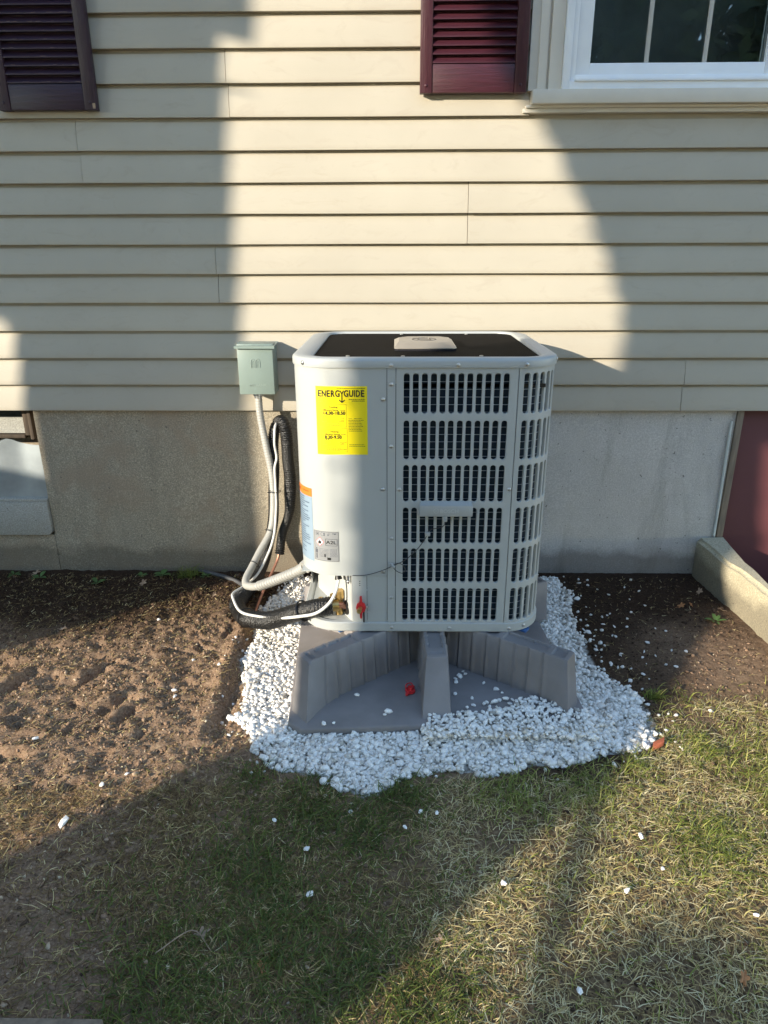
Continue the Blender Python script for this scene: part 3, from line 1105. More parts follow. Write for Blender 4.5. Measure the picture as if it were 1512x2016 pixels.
bx_, by_ = .088, -.482
badge = loft([octo(bx_, by_, .0925, .115, .010, 1.0125), octo(bx_, by_, .0925, .115, .010, 1.0155), octo(bx_, by_, .078, .082, .030, 1.0275)], True, True).build('badge', MT['badge'], pump, 20)
loft([octo(bx_, by_, .0910, .112, .010, 1.0016), octo(bx_, by_, .0920, .1145, .010, 1.0124)], True, True).build('badge_base', MT['badgedark'], badge, 20)
mb = MB()
for q in range(40):
    pass


def ring_flat(mb, c, r0, r1, z, n=36, sy=1.0, h=.0012):
    vs_, fs_ = [], []
    for i in range(n):
        a = 2 * PI * i / n
        for r in (r0, r1):
            vs_ += [(c[0] + r * math.cos(a), c[1] + r * math.sin(a) * sy, z), (c[0] + r * math.cos(a), c[1] + r * math.sin(a) * sy, z + h)]
    for i in range(n):
        a, b_ = i * 4, ((i + 1) % n) * 4
        fs_ += [(a + 1, b_ + 1, b_ + 3, a + 3), (a, a + 1, b_ + 1, b_)[::-1], (a + 2, b_ + 2, b_ + 3, a + 3)[::-1]]
    mb.add(vs_, fs_)


ring_flat(mb, (bx_, by_), .034, .038, 1.0272)
mb.box(bx_ - .018, bx_ + .018, by_ - .004, by_ + .004, 1.0272, 1.0284)
mb.box(bx_ - .022, bx_ - .016, by_ - .026, by_ + .026, 1.0272, 1.0284)
mb.box(bx_ + .016, bx_ + .022, by_ - .026, by_ + .026, 1.0272, 1.0284)
mb.build('badge_emblem', MT['badgedark'], badge)

# panels
shell(XL - QL - SB, -.0245, .364, .9865, 0, .003).build('corner_panel', MT['paint'], pump, 30)
shell(-.085, -.0245, .2065, .3625, -.0015, .003).build('lower_front_panel', MT['paint'], pump, 30)
plate = shell(-.130, -.0862, .2065, .3630, .0005, .004).build('valve_plate', MT['paint2'], pump, 30)
shell(-.0230, .0000, .2065, .9865, .0012, .004).build('center_strip', MT['paint'], pump, 30)
mb = MB()
for zz in (.345, .338, .331):
    mb.box(-.109, -.105, UF - .0012, UF - .0005, zz, zz + .002)
mb.build('vent_notch', MT['black'], plate)
# recessed service corner
A_ = (-.131, UF + .003)
B_ = (-.262, -.545)
mb = MB()
n_ = Vector((B_[1] - A_[1], A_[0] - B_[0], 0)).normalized()
vs_ = []
for (x, y) in (A_, B_):
    for zz in (.2035, .366):
        vs_.append((x, y, zz))
        vs_.append((x + n_.x * .004, y + n_.y * .004, zz))
mb.add(vs_, [(0, 4, 6, 2), (1, 3, 7, 5), (0, 2, 3, 1), (4, 5, 7, 6), (2, 6, 7, 3), (0, 1, 5, 4)])
mb.box(-.2620, -.2590, B_[1] + .001, UF + UD - R_, .2035, .3635)
mb.box(UL + .004, -.12, UF + .03, -.30, .364, .3665)
mb.build('service_plate', MT['paint2'], pump, 30)
shell(S_END_L, XL - QL - .16, .2065, .3635, -.001, .003).build('left_side_panel', MT['paint'], pump)
mb = MB()
mb.box(UL + R_ * .5, UR - R_ * .5, UF + UD - .004, UF + UD, .2065, .9865)
mb.build('rear_panel', MT['paint'], pump)

# slotted grilles
ROWS = [(.9735, .8585), (.8425, .7265), (.7135, .5995), (.5845, .4685), (.4555, .3405), (.3245, .2100)]


def grille(s0, s1, first, pitch, w, n, zb=.2065, zt_=.9865):
    """pressed steel sheet with stadium slots, rolled edges"""
    mb = MB()
    rowz = []
    for i, (t, b_) in enumerate(ROWS):
        top = zt_ if i == 0 else (t + ROWS[i - 1][1]) / 2
        bot = zb if i == len(ROWS) - 1 else (b_ + ROWS[i + 1][0]) / 2
        rowz.append((t, b_, top, bot))
    cells = []
    for k in range(n):
        sc = first + w / 2 + pitch * k
        a = s0 if k == 0 else sc - pitch / 2
        b_ = s1 if k == n - 1 else sc + pitch / 2
        cells.append((sc, a, b_))
    for (sc, a, b_) in cells:
        for (t, bo, top, bot) in rowz:
            r = w / 2
            outer, loops = [], [[], [], [], []]
            for cap in (0, 1):
                zc = (t - r) if cap == 0 else (bo + r)
                for q in range(9):
                    th = q * PI / 8 + (0 if cap == 0 else PI)
                    c_, s_ = math.cos(th), math.sin(th)
                    for li, (rr, d) in enumerate(((r, 0), (r - .0010, -.0007), (r - .0016, -.0022), (r - .0016, -.0085))):
                        loops[li].append((sc + c_ * rr, zc + s_ * rr, d))
                    ex = (b_ if c_ > 0 else a)
                    ez = top if cap == 0 else bot
                    qq = q if q <= 4 else 8 - q
                    if qq <= 2:
                        f_ = (0, .5, 1)[qq]
                        outer.append((ex, zc + (ez - zc) * f_, 0))
                    else:
                        f_ = (0, 0, 0, .5, 1)[qq]
                        outer.append((ex + (sc - ex) * f_, ez, 0))
            N = 18
            vs_ = [P(p[0], p[1], p[2]) for L in [outer] + loops for p in L]
            fs_ = []
            for L in range(4):
                for q in range(N):
                    fs_.append((L * N + q, (L + 1) * N + q, (L + 1) * N + (q + 1) % N, L * N + (q + 1) % N))
            mb.add(vs_, fs_)
    # outer rolled edge
    for sa, sb in ((s0, s0), (s1, s1)):
        vs_ = [P(sa, zb, 0), P(sa, zt_, 0), P(sa, zt_, -.010), P(sa, zb, -.010)]
        mb.add(vs_, [(0, 1, 2, 3)])
    return mb


gr = grille(.0018, .3345, .0210, .02477, .0190, 12).build('front_grille', MT['paint'], pump, 28)
cg = grille(.3365, S_END_R - .02, .3495, .0248, .0190, 23).build('corner_grille', MT['paint'], pump, 28)

# coil behind the grilles
L = srange(.004, S_END_R - .03, .012)
vs_, fs_ = [], []
for s in L:
    vs_ += [P(s, .208, -.022), P(s, .985, -.022)]
for i in range(len(L) - 1):
    fs_.append((i * 2, i * 2 + 2, i * 2 + 3, i * 2 + 1))
MB().add(vs_, fs_).build('coil', MT['coil'], pump, 60)
tz = .222
tme = None
coil_pts = [P(s, 0, -.0195) for s in srange(.006, S_END_R - .035, .015)]
while tz < .98:
    if tme is None:
        mb = MB()
        pts_ = [(p[0], p[1], tz) for p in coil_pts]
        vs_, fs_ = [], []
        for p in pts_:
            vs_ += [(p[0], p[1], p[2] - .0011), (p[0], p[1] - .0005, p[2] + .0011)]
        for i in range(len(pts_) - 1):
            fs_.append((i * 2, i * 2 + 2, i * 2 + 3, i * 2 + 1))
        o = mb.add(vs_, fs_).build('coil_tube', MT['tube'], pump)
        tme, tz0 = o.data, tz
    else:
        o = bpy.data.objects.new('coil_tube', tme)
        C.objects.link(o)
        o.parent = pump
        o.location = (0, 0, tz - tz0)
    tz += .0213

# inner casing so that nothing shows through
MB().box(-.125, -.012, UF + .012, UF + UD - .01, .2072, .98).build('inner_casing', MT['black'], pump)
MB().box(-.012, UR - .03, UF + .25, UF + UD - .01, .2072, .92).build('inner_casing', MT['black'], pump)

# screws
sc_list = [(-.260, .997), (-.012, .994), (.169, .995), (.354, .996), (.486, 1.0)]
sc_list2 = [(-.0115, .942), (-.034, .901), (-.0115, .767), (-.036, .640), (.012, .639), (.327, .641), (-.0115, .487), (-.036, .379), (-.0115, .292)]
sc_list3 = [(-.010, .190), (.168, .189), (.352, .188), (.402, .191)]
for lst, d in ((sc_list, .0045), (sc_list2, .0013), (sc_list3, .004)):
    for s, z in lst:
        p0, p1 = Vector(P(s, z, d)), Vector(P(s, z, d + .01))
        MB().dome(p0, p1 - p0, .0052, .0032).cyl(p0, p0 + (p1 - p0) * .08, .0066, n=10).build('screw', MT['steel'], pump)
for xx, yy_ in ((-.135, -.71), (.02, -.715), (.24, -.71), (.02, -.15), (.25, -.15)):
    MB().dome((xx, yy_, 1.0066), (0, 0, 1), .006, .003).build('screw', MT['steel'], pump)

# name bar clipped on the grille, with its lead
bar = MB().box(.0695, .2235, UF - .022, UF - .0005, .563, .598, .003).build('name_bar', MT['lightgrey'], pump)
mb = MB()
mb.add([(.073, UF - .020, .598), (.220, UF - .020, .598), (.220, UF - .001, .6045), (.073, UF - .001, .6045), (.073, UF - .001, .597), (.220, UF - .001, .597)],
       [(0, 1, 2, 3), (0, 3, 4), (1, 5, 2), (0, 4, 5, 1)])
mb.build('clip', MT['lightgrey'], bar)
MB().box(.137, .151, UF - .020, UF - .008, .546, .5625, .002).build('plug', MT['lightgrey'], bar)


def text_mesh(txt, size, bold=0.0, align='CENTER'):
    cu = bpy.data.curves.new('t', 'FONT')
    cu.body = txt
    cu.size = size
    cu.offset = bold
    cu.align_x = align
    cu.resolution_u = 3
    ob = bpy.data.objects.new('t', cu)
    C.objects.link(ob)
    dg = bpy.context.evaluated_depsgraph_get()
    me = bpy.data.meshes.new_from_object(ob.evaluated_get(dg))
    vs_ = [tuple(v.co) for v in me.vertices]
    fs_ = [tuple(p.vertices) for p in me.polygons]
    bpy.data.objects.remove(ob)
    bpy.data.meshes.remove(me)
    bpy.data.curves.remove(cu)
    return vs_, fs_


def text_w(vs_):
    return max(v[0] for v in vs_) - min(v[0] for v in vs_)


vs_, fs_ = text_mesh('BOSCH', .0165, .0003)
mb = MB().add([(.156 + v[0], UF - .0225, .5755 + v[1]) for v in vs_], fs_)
rr_ = []
for i in range(24):
    a = 2 * PI * i / 24
    rr_ += [(.118 + .0075 * math.cos(a), UF - .0225, .5815 + .0075 * math.sin(a)), (.118 + .0062 * math.cos(a), UF - .0225, .5815 + .0062 * math.sin(a))]
mb.add(rr_, [(i * 2, ((i + 1) % 24) * 2, ((i + 1) % 24) * 2 + 1, i * 2 + 1) for i in range(24)])
mb.box(.1145, .1215, UF - .0226, UF - .0224, .5808, .5822)
mb.build('bar_lettering', MT['paint2'], bar)
cab = [(.145, -.803, .548), (.144, -.803, .535), (.137, -.80, .527), (.120, -.799, .5225), (.107, -.799, .520), (.097, -.799, .513), (.092, -.799, .497), (.078, -.799, .473), (.063, -.799, .453), (.033, -.799, .423), (.011, -.799, .410),
       (-.006, -.80, .402), (-.035, -.80, .388), (-.073, -.799, .374), (-.104, -.797, .368), (-.128, -.79, .365)]
mb = MB().tube(cab, .0014, 6, .008)
mb.tube([(-.008, -.799, .402), (.010, -.800, .411), (.026, -.801, .402), (.031, -.801, .385), (.022, -.801, .378), (.004, -.80, .385), (-.008, -.799, .400)], .0012, 6, .006)
mb.build('sensor_lead', MT['gcable'], pump)
MB().box(.087, .103, -.8045, -.7915, .498, .511, .003).build('cable_clip', MT['lightgrey'], pump)
MB().cyl((-.012, -.802, .404), (-.001, -.802, .399), .0042, n=8).cyl((-.016, -.800, .409), (-.006, -.800, .406), .003, n=6).build('cable_clip', MT['lightgrey'], pump)

# labels: paper follows the cabinet curve
def paper(name, mat, s0, s1, z0, z1, parent, d=.0006):
    Ls = srange(s0, s1, .006)
    vs_, fs_ = [], []
    for s in Ls:
        vs_ += [P(s, z0, d), P(s, z1, d)]
    for i in range(len(Ls) - 1):
        fs_.append((i * 2, i * 2 + 2, i * 2 + 3, i * 2 + 1))
    return MB().add(vs_, fs_).build(name, mat, parent, 60)


class Print:
    """flat print laid on the curved cabinet, in label coordinates (mm from its top left)"""
    def __init__(s, s0, z1, skew=0.0, d=.0014):
        s.mb, s.s0, s.z1, s.d = MB(), s0, z1, d

    def pt(s, u, v):
        return P(s.s0 + u / 1000, s.z1 - v / 1000, s.d)

    def text(s, t, u, v, size, bold=0, w=None, align='CENTER'):
        vs_, fs_ = text_mesh(t, size, bold * size, align)
        k = (w / text_w(vs_)) if w else 1
        s.mb.add([s.pt(u + x[0] * k, v - x[1]) for x in vs_], fs_)

    def rect(s, u0, u1, v0, v1):
        n = max(1, int(abs(u1 - u0) / 8))
        for i in range(n):
            a, b_ = u0 + (u1 - u0) * i / n, u0 + (u1 - u0) * (i + 1) / n
            s.mb.add([s.pt(a, v0), s.pt(a, v1), s.pt(b_, v1), s.pt(b_, v0)], [(0, 1, 2, 3)])

    def poly(s, pts):
        s.mb.add([s.pt(*p) for p in pts], [tuple(range(len(pts)))])

    def line(s, a, b_, w):
        dx, dy = b_[0] - a[0], b_[1] - a[1]
        L_ = math.hypot(dx, dy)
        ox, oy = -dy / L_ * w / 2, dx / L_ * w / 2
        s.poly([(a[0] + ox, a[1] + oy), (b_[0] + ox, b_[1] + oy), (b_[0] - ox, b_[1] - oy), (a[0] - ox, a[1] - oy)])

    def words(s, u0, u1, v, h):
        u = u0
        while u < u1 - 1:
            w = rnd.uniform(1.6, 5.5)
            s.rect(u, min(u + w, u1), v, v + h)
            u += w + .9

    def frame(s, u0, u1, v0, v1, w=.5):
        s.rect(u0, u1, v0, v0 + w); s.rect(u0, u1, v1 - w, v1)
        s.rect(u0, u0 + w, v0 + w, v1 - w); s.rect(u1 - w, u1, v0 + w, v1 - w)

    def build(s, name, mat, parent):
        o = s.mb.build(name, mat, parent, smooth=False)
        if name in ('lettering', 'fine_print'):
            o['kind'] = 'stuff'
        return o


el = paper('energy_label', MT['yellow'], -.222, -.078, .743, .937, pump)
part(el, label='yellow energy label with black lettering')
p = Print(-.222, .937)
# masthead, drawn letter by letter
hx = 6.5
for ch, w in zip('ENERG', (10.5, 12.5, 10, 12, 13.5)):
    p.text(ch, hx + w / 2, 28.5, 25.0, .030, w * .92)
    hx += w + .9
xY = hx + 4.6
p.line((xY - 5.2, 12.2), (xY, 20.5), 2.6); p.line((xY + 5.2, 12.2), (xY, 20.5), 2.6)
p.line((xY, 19.5), (xY, 43), 2.6)
p.poly([(xY - 8, 36.5), (xY - 8, 39.5), (xY, 46.5), (xY + 8, 39.5), (xY + 8, 36.5), (xY, 42.2)][::-1])
hx += 9.6
for ch, w in zip('GUIDE', (13.5, 12.5, 4, 13, 10.5)):
    p.text(ch, hx + w / 2, 28.5, 25.0, .030, w * (.92 if w > 5 else .7))
    hx += w + .9
p.text('14.30-18.50', 51, 79, 13, .034, 61)
p.text('8.20-9.50', 47, 147.5, 13, .034, 48)
p.text('Cooling', 49, 60, 7.5, .008)
p.text('Efficiency Rating', 42, 68, 6.4, .012, 42)
p.text('Heating', 51, 129.5, 7.5, .008)
p.text('Efficiency Rating', 45, 136.8, 6.4, .012, 42)
p.line((18, 90.5), (78, 90.5), .7); p.line((24, 159), (83, 159), .7)
for u in (18, 33, 48, 63, 78):
    p.line((u, 90.5), (u, 88), .6)
for u in (24, 39, 54, 68, 83):
    p.line((u, 159), (u, 156), .6)
p.rect(17, 19.6, 82, 84.4); p.rect(27, 29.6, 82, 84.4); p.line((18, 83.2), (28, 83.2), .7)
p.rect(26, 28.4, 148.5, 151); p.rect(33, 35.4, 148.5, 151); p.line((29, 149.6), (32, 149.6), .7)
p.words(93, 138, 36, 1.5); p.words(101, 138, 40, 1.7)
p.build('lettering', MT['ink'], el)
p = Print(-.222, .937)
p.frame(10, 86, 50, 114); p.frame(11, 87, 117.5, 186)
p.words(7, 28, 5.5, 1.1); p.words(58, 138, 5.5, 1.3)
p.words(7, 22, 33, 1.1); p.words(7, 35, 37.5, 1.1); p.words(7, 24, 41.5, 1.1)
p.words(68, 83, 66, 1.4); p.words(69, 84, 135, 1.4)
p.words(18, 24, 94, 1.2); p.words(70, 78, 94, 1.2); p.words(18, 33, 98, 1.2); p.words(64, 79, 98, 1.2)
p.words(31, 66, 104, 1.4); p.words(31, 66, 108.5, 1.2)
p.words(18, 24, 160, 1.2); p.words(70, 77, 160, 1.2); p.words(18, 32, 164, 1.2); p.words(64, 78, 164, 1.2)
p.words(30, 64, 170, 1.2); p.words(28, 70, 174.5, 1.2); p.words(14, 84, 178.5, 1.3); p.words(28, 66, 182, 1.2)
p.line((91, 90), (101, 90), .7); p.words(107, 128, 89.4, 1.3)
for q in range(8):
    p.words(91, 133 - (q * 7) % 9, 94 + q * 4.4, 1.4)
p.words(92, 134, 164, 1.3); p.words(92, 137, 168.5, 1.4)
p.build('fine_print', MT['ink2'], el)

wl = paper('warning_label', MT['bluelabel'], -.398, -.249, .402, .608, pump)
part(wl, label='pale blue warning label with an orange heading')
paper('heading_band', MT['orange'], -.398, -.249, .6083, .634, wl, .0006)
p = Print(-.398, .634)
for q in range(26):
    v = 31 + q * 7.0
    p.words(8, 143 - rnd.choice((6, 12, 30, 45, 60)), v, 2.8)
p.build('fine_print', MT['inkb'], wl)
p = Print(-.398, .634)
p.text('WARNING', 60, 17, 12, .02)
p.words(105, 136, 10, 1.6)
p.build('lettering', MT['ink'], wl)

al = paper('refrigerant_label', MT['silver'], -.246, -.167, .410, .507, pump)
part(al, label='silver refrigerant label with a red flame diamond')
p = Print(-.246, .507, d=.0009)
p.poly([(20, 20.5), (5.5, 35.5), (20, 50.5), (34.5, 35.5)])
p.build('diamond', MT['redink'], al)
p = Print(-.246, .507, d=.0012)
p.poly([(20, 22.6), (7.6, 35.5), (20, 48.4), (32.4, 35.5)])
p.build('diamond_field', MT['labelwhite'], al)
p = Print(-.246, .507, d=.0015)
p.poly([(15, 41), (14.2, 36), (16.5, 33), (17.5, 35.2), (18, 31), (20.2, 28.3), (20.6, 32), (22.6, 33.6), (23, 31.6), (25.2, 35), (25, 39), (23.4, 41)][::-1])
p.rect(15, 25, 42.2, 43.2)
p.text('A2L', 56, 39.5, 15.5, .006, 31)
p.frame(38.5, 74, 23.5, 45.5, .8)
p.frame(1.2, 77.8, 1.2, 95.8, .6)
p.rect(34, 37.6, 73, 83)
p.rect(43, 54, 84, 92)
p.build('lettering', MT['ink'], al)
p = Print(-.246, .507, d=.0010)
p.frame(7, 18, 5, 15, .9); p.rect(9.5, 15.5, 8, 12)
for i in range(16):
    a, b_ = i * PI / 8, (i + 1) * PI / 8
    p.line((29 + 5 * math.cos(a), 10 + 5 * math.sin(a)), (29 + 5 * math.cos(b_), 10 + 5 * math.sin(b_)), .8)
p.rect(33.5, 36.5, 5, 15); p.line((45, 13), (70, 8), 1.8); p.line((45, 9), (52, 7), 1.4); p.rect(60, 72, 5.5, 7.5)
p.line((2, 53.5), (76, 53.5), .5)
p.rect(6, 10, 56, 60); p.rect(4.5, 12, 61, 72); p.rect(6.2, 10.2, 73, 90)
for q in range(7):
    p.words(17, 33, 57 + q * 4.2, .9)
    p.words(34, 47, 57 + q * 4.2, .9)
    p.words(51, 74, 57 + q * 3.8, 1.1)
p.build('fine_print', MT['inkg'], al)

# service valves, red wrench and strap
v1 = MB().cyl((-.176, -.735, .262), (-.176, -.735, .288), .0155, .0150, 6).cyl((-.176, -.735, .206), (-.176, -.735, .262), .012, n=12)
v1.cyl((-.188, -.742, .275), (-.200, -.750, .275), .009, .008, 6)
v1.build('service_valve', MT['brass'], pump)
MB().tube([(-.180, -.749, .243), (-.165, -.744, .240), (-.148, -.738, .232)], .0105, 10, .004).build('valve_stub', MT['copper'], pump)
MB().cyl((-.258, -.690, .205), (-.258, -.690, .222), .010, .009, 6).cyl((-.241, -.668, .205), (-.241, -.668, .226), .010, .009, 6).build('service_valve', MT['brass'], pump)
mb = MB().prism([(math.cos(i * PI / 12) * .022 - .150, math.sin(i * PI / 12) * .030 + .226) for i in range(24)], 0, 0.001, 'xz')
port = MB()
c0 = Vector((-.152, -.7505, .228)); nn_ = Vector((-n_.x, -n_.y, 0))
if nn_.y > 0:
    nn_ = -nn_
port.cyl(c0, c0 + nn_ * .0025, .017, n=20).cyl(c0 + Vector((0, 0, .02)), c0 + Vector((0, 0, .02)) + nn_ * .0024, .012, n=16)
port.build('port_grommet', MT['black'], pump)
w_ = MB()
pts_ = [(-.1072, .225), (-.1010, .225), (-.0998, .2445), (-.092, .250), (-.0888, .262), (-.092, .274), (-.0998, .2795), (-.1010, .300), (-.1072, .300), (-.1084, .2795), (-.1162, .274), (-.1194, .262), (-.1162, .250), (-.1084, .2445)]
w_.prism(pts_, UF - .014, UF - .006, 'xz', .0012)
wr = w_.build('valve_wrench', MT['red'], pump)
part(wr, label='bright red plastic wing-shaped valve key')
MB().cyl((-.104, UF - .001, .262), (-.108, UF - .030, .262), .0062, n=10).cyl((-.108, UF - .028, .262), (-.109, UF - .038, .2622), .0075, n=8).build('valve_stem', MT['brass'], wr)
MB().dome((-.0865, UF - .002, .262), (0, -1, 0), .005, .008).build('screw', MT['steel'], wr)
MB().box(-.0980, -.0935, UF - .0040, UF - .0008, .2065, .246, .0008).build('strap', MT['black'], wr)
MB().cyl((-.176, -.752, .364), (-.176, -.752, .350), .011, n=12).cyl((-.176, -.752, .350), (-.174, -.756, .336), .008, .012, 10).build('cable_gland', MT['black'], pump)
MB().cyl((-.1425, -.786, .361), (-.1425, -.786, .345), .005, .0035, 8).cyl((-.1425, -.786, .345), (-.1425, -.786, .335), .0055, .002, 8).build('cable_gland', MT['steel'], pump)
mb = MB().cyl((-.298, -.622, .312), (-.285, -.610, .320), .022, n=18)
mb.build('conduit_flange', MT['conduit'], pump)
mb = MB()
for s in (-.0858,):
    for zz in (.315, .240):
        mb.add([P(s, zz, .001), P(s + .008, zz + .003, .003), P(s, zz + .005, .001), P(s + .002, zz + .003, .004)], [(0, 1, 3), (1, 2, 3), (0, 3, 2)])
mb.build('latch', MT['steel'], pump)

# ------------------------------------------------------------------ stand
stand = thing('equipment_stand', 'grey moulded plastic stand of fluted radiating ribs under the heat pump', 'stand', (.10, -.56, 0))
SC = Vector((.102, -.640, 0))
rot = math.radians(3.5)


def srot(x, y):
    return (SC.x + x * math.cos(rot) - y * math.sin(rot), SC.y + x * math.sin(rot) + y * math.cos(rot))


pl = [(-.395, -.420), (.395, -.420), (.43, -.385), (.43, .50), (.395, .535), (-.395, .535), (-.43, .50), (-.43, -.385)]
pl = [srot(*q) for q in pl]
MB().prism(pl, .004, .030, 'xy', .006).build('base_plate', MT['plastic'], stand, 40)


def rib(ax, ay, ex, ey, w0, w1, zt_, foot=(0, 0)):
    """tapered hollow-looking rib from (ax,ay) to (ex,ey); fluted flanks, troughed top"""
    a, e = Vector((ax, ay, 0)), Vector((ex, ey, 0))
    d = (e - a)
    L_ = d.length
    d.normalize()
    n = Vector((-d.y, d.x, 0))
    fl = []
    N = max(8, int(L_ / .0045))
    vs_, fs_ = [], []
    m = None
    for i in range(N + 1):
        t = i / N
        s_ = t * L_
        endf = 1.0
        e1 = max(0, s_ - (L_ - .012)) / .012
        ph = (s_ % .047)
        if s_ > L_ - .052:
            gro = 0.0
        else:
            gro = -.0048 * (math.exp(-((ph - .010) / .0035) ** 2)) + .0050 * (math.exp(-((ph - .020) / .0045) ** 2))
        sb = s_ - 0
        lean = 0.0
        trough = 1 if (.03 < s_ < L_ - .018 and not (abs((s_ % .16) - .08) < .010)) else 0
        step = -.008 if s_ > L_ * .62 and False else 0
        prof = []
        hw0 = w0 / 2 + gro
        hw1 = w1 / 2 + gro * .7
        # left flank bottom -> top -> trough -> right flank
        prof = [(-hw0, .028), (-(hw0 * .5 + hw1 * .5), zt_ * .5 + .01), (-hw1, zt_ - .006), (-hw1 + .004, zt_), (-hw1 + .011, zt_),
                (-hw1 + .014, zt_ - .007 * trough), (hw1 - .014, zt_ - .007 * trough), (hw1 - .011, zt_), (hw1 - .004, zt_), (hw1, zt_ - .006), (hw0 * .5 + hw1 * .5, zt_ * .5 + .01), (hw0, .028)]
        m = len(prof)
        for (u, z) in prof:
            # end face leans outward at the foot
            ext = (1 - (z - .028) / (zt_ - .028)) * t ** 10
            rnd_ = 0
            if e1 > 0:
                u = u * (1 - .07 * e1 ** 2)
                if z > zt_ - .008:
                    z = z - .003 * e1 ** 2
            q = a + d * s_ + n * u + Vector((foot[0], foot[1], 0)) * ext
            vs_.append((q.x, q.y, z))
    for i in range(N):
        for j in range(m - 1):
            fs_.append((i * m + j, i * m + j + 1, (i + 1) * m + j + 1, (i + 1) * m + j))
    fs_.append(tuple(range(m)))
    fs_.append(tuple(range(N * m, N * m + m))[::-1])
    return MB().add(vs_, fs_).build('rib', MT['plastic'], stand, 32)


rib(SC.x - .03, SC.y - .03, -.266, -.950, .084, .064, .176, (-.008, -.080))        # front left
rib(SC.x + .015, SC.y - .02, .123, -.936, .088, .066, .176, (-.003, -.100))        # front middle
rib(SC.x + .03, SC.y - .03, .514, -.930, .078, .064, .176, (.003, -.060))        # front right
rib(SC.x - .03, SC.y + .04, -.300, -.430, .14, .105, .174)         # rear left
rib(SC.x + .03, SC.y + .04, .528, -.395, .11, .085, .174)          # rear right
rib(SC.x, SC.y + .05, .095, -.16, .088, .064, .174)
MB().prism([(SC.x + .062 * math.cos(i * PI / 8), SC.y + .052 * math.sin(i * PI / 8)) for i in range(16)], .029, .1735, 'xy', .004).build('hub', MT['plastic'], stand, 40)
for i, (px, py, rz, lb) in enumerate(((-.165, -.770, .6, 'blue rubber pad under the left front corner of the unit'), (.400, -.765, -.6, 'blue rubber pad under the right front corner of the unit'))):
    o = MB().box(px - .042, px + .042, py - .022, py + .022, .1742, .1744, 0).build('rubber_pad', MT['rubber'], None)
    bpy.data.objects.remove(o)
    t = thing('rubber_pad', lb, 'rubber pad', (px, py, .168), 'blue rubber pads under the heat pump')
    o = MB().box(-.018, .018, -.014, .014, 0, .0062, .001).build('pad', MT['rubber'], None)
    o.parent = t
    t.rotation_euler = (0, 0, rz)

# ------------------------------------------------------------------ disconnect box
dbox = thing('disconnect_box', 'pale green-grey electrical box with embossed front, mounted on the siding', 'electrical box', (-.52, -.003, .78))


def bxf(p):
    # the cover leans out a little towards its foot
    t = (p[2] - .78) / .19
    return (p[0], p[1] - (1 - t) * .000, p[2])


MB().box(-.586, -.452, -.088, -.003, .780, .966, .003).build('enclosure', MT['boxpaint'], dbox)
MB().box(-.5845, -.4535, -.0925, -.0885, .7815, .9585, .0015).build('cover', MT['boxpaint'], dbox)
mb = MB()
mb.prism([(-.003, .9665), (-.104, .9605), (-.1045, .9515), (-.1015, .9515), (-.100, .9590), (-.003, .9635)], -.5925, -.4445, 'yz')
mb.build('rain_hood', MT['boxpaint'], dbox)
mb = MB()


def tubeline(mb, pts, r):
    mb.tube(pts, r, 6, .004)


yb_ = -.0931
for x0_ in (-.5355, -.5175):
    pts_ = []
    for i in range(9):
        a = PI - i * PI / 8
        pts_.append((x0_ + .0075 + .0075 * math.cos(a), yb_, .903 + .0095 * math.sin(a)))
    pts_ = [(x0_, yb_, .881)] + pts_ + [(x0_ + .015, yb_, .881)]
    tubeline(mb, pts_, .0013)
    pts_ = [(x0_ + .005, yb_, .881)] + [(x0_ + .0075 + .0025 * math.cos(PI - i * PI / 4), yb_, .9025 + .003 * math.sin(PI - i * PI / 4)) for i in range(5)] + [(x0_ + .010, yb_, .881)]
    tubeline(mb, pts_, .0007)
vs_, fs_ = text_mesh('MILBANK', .0130, .0004)
k_ = .066 / text_w(vs_)
mb.add([(-.514 + v[0] * k_, yb_ - .0004, .812 + v[1]) for v in vs_], fs_)
mb.build('embossing', MT['boxpaint2'], dbox)
MB().cyl((-.5245, -.050, .781), (-.5245, -.050, .770), .019, n=12).cyl((-.5245, -.050, .770), (-.5245, -.050, .760), .015, n=12).build('fitting', MT['steel'], dbox)

# ------------------------------------------------------------------ pipes and cables
cpts = [(-.5245, -.05, .765), (-.521, -.055, .692), (-.504, -.065, .573), (-.487, -.075, .472), (-.483, -.085, .38), (-.487, -.105, .291), (-.497, -.14, .238), (-.528, -.2, .187), (-.549, -.265, .150),
        (-.560, -.325, .132), (-.553, -.372, .127), (-.532, -.40, .133), (-.488, -.45, .160), (-.4, -.52, .223), (-.328, -.58, .279), (-.297, -.614, .312)]


def corr(L_, th):
    return .0135 + .0011 * math.sin(L_ * 2 * PI / .0062) * (1 if L_ > .0 else 0)


def corr2(L_, th):
    if L_ < .36:
        return .0138 + .0004 * math.sin(L_ * 2 * PI / .011)
    if L_ < .92:
        return .0138 + .0006 * math.sin(L_ * 2 * PI / .0062)
    return .0152 + .0034 * max(-.7, math.sin(L_ * 2 * PI / .0155))


cd = MB().tube(cpts, corr2, 16, .0016).build('conduit', MT['conduit'], None, 60)
tag(cd, 'ribbed grey flexible conduit looping from the electrical box down to the unit', 'conduit')


def wrap(L_, th):
    return .0195 + .0022 * math.sin(L_ * 2 * PI / .009 + .8 * math.sin(th)) * (.5 + .5 * math.sin(L_ * 23)) + .001 * math.sin(L_ * 40 + th)


def wrap2(L_, th):
    return .0285 + .0020 * math.sin(L_ * 2 * PI / .0085 + .8 * math.sin(th)) * (.55 + .45 * math.sin(L_ * 17)) + .0016 * math.sin(L_ * 31 + th)


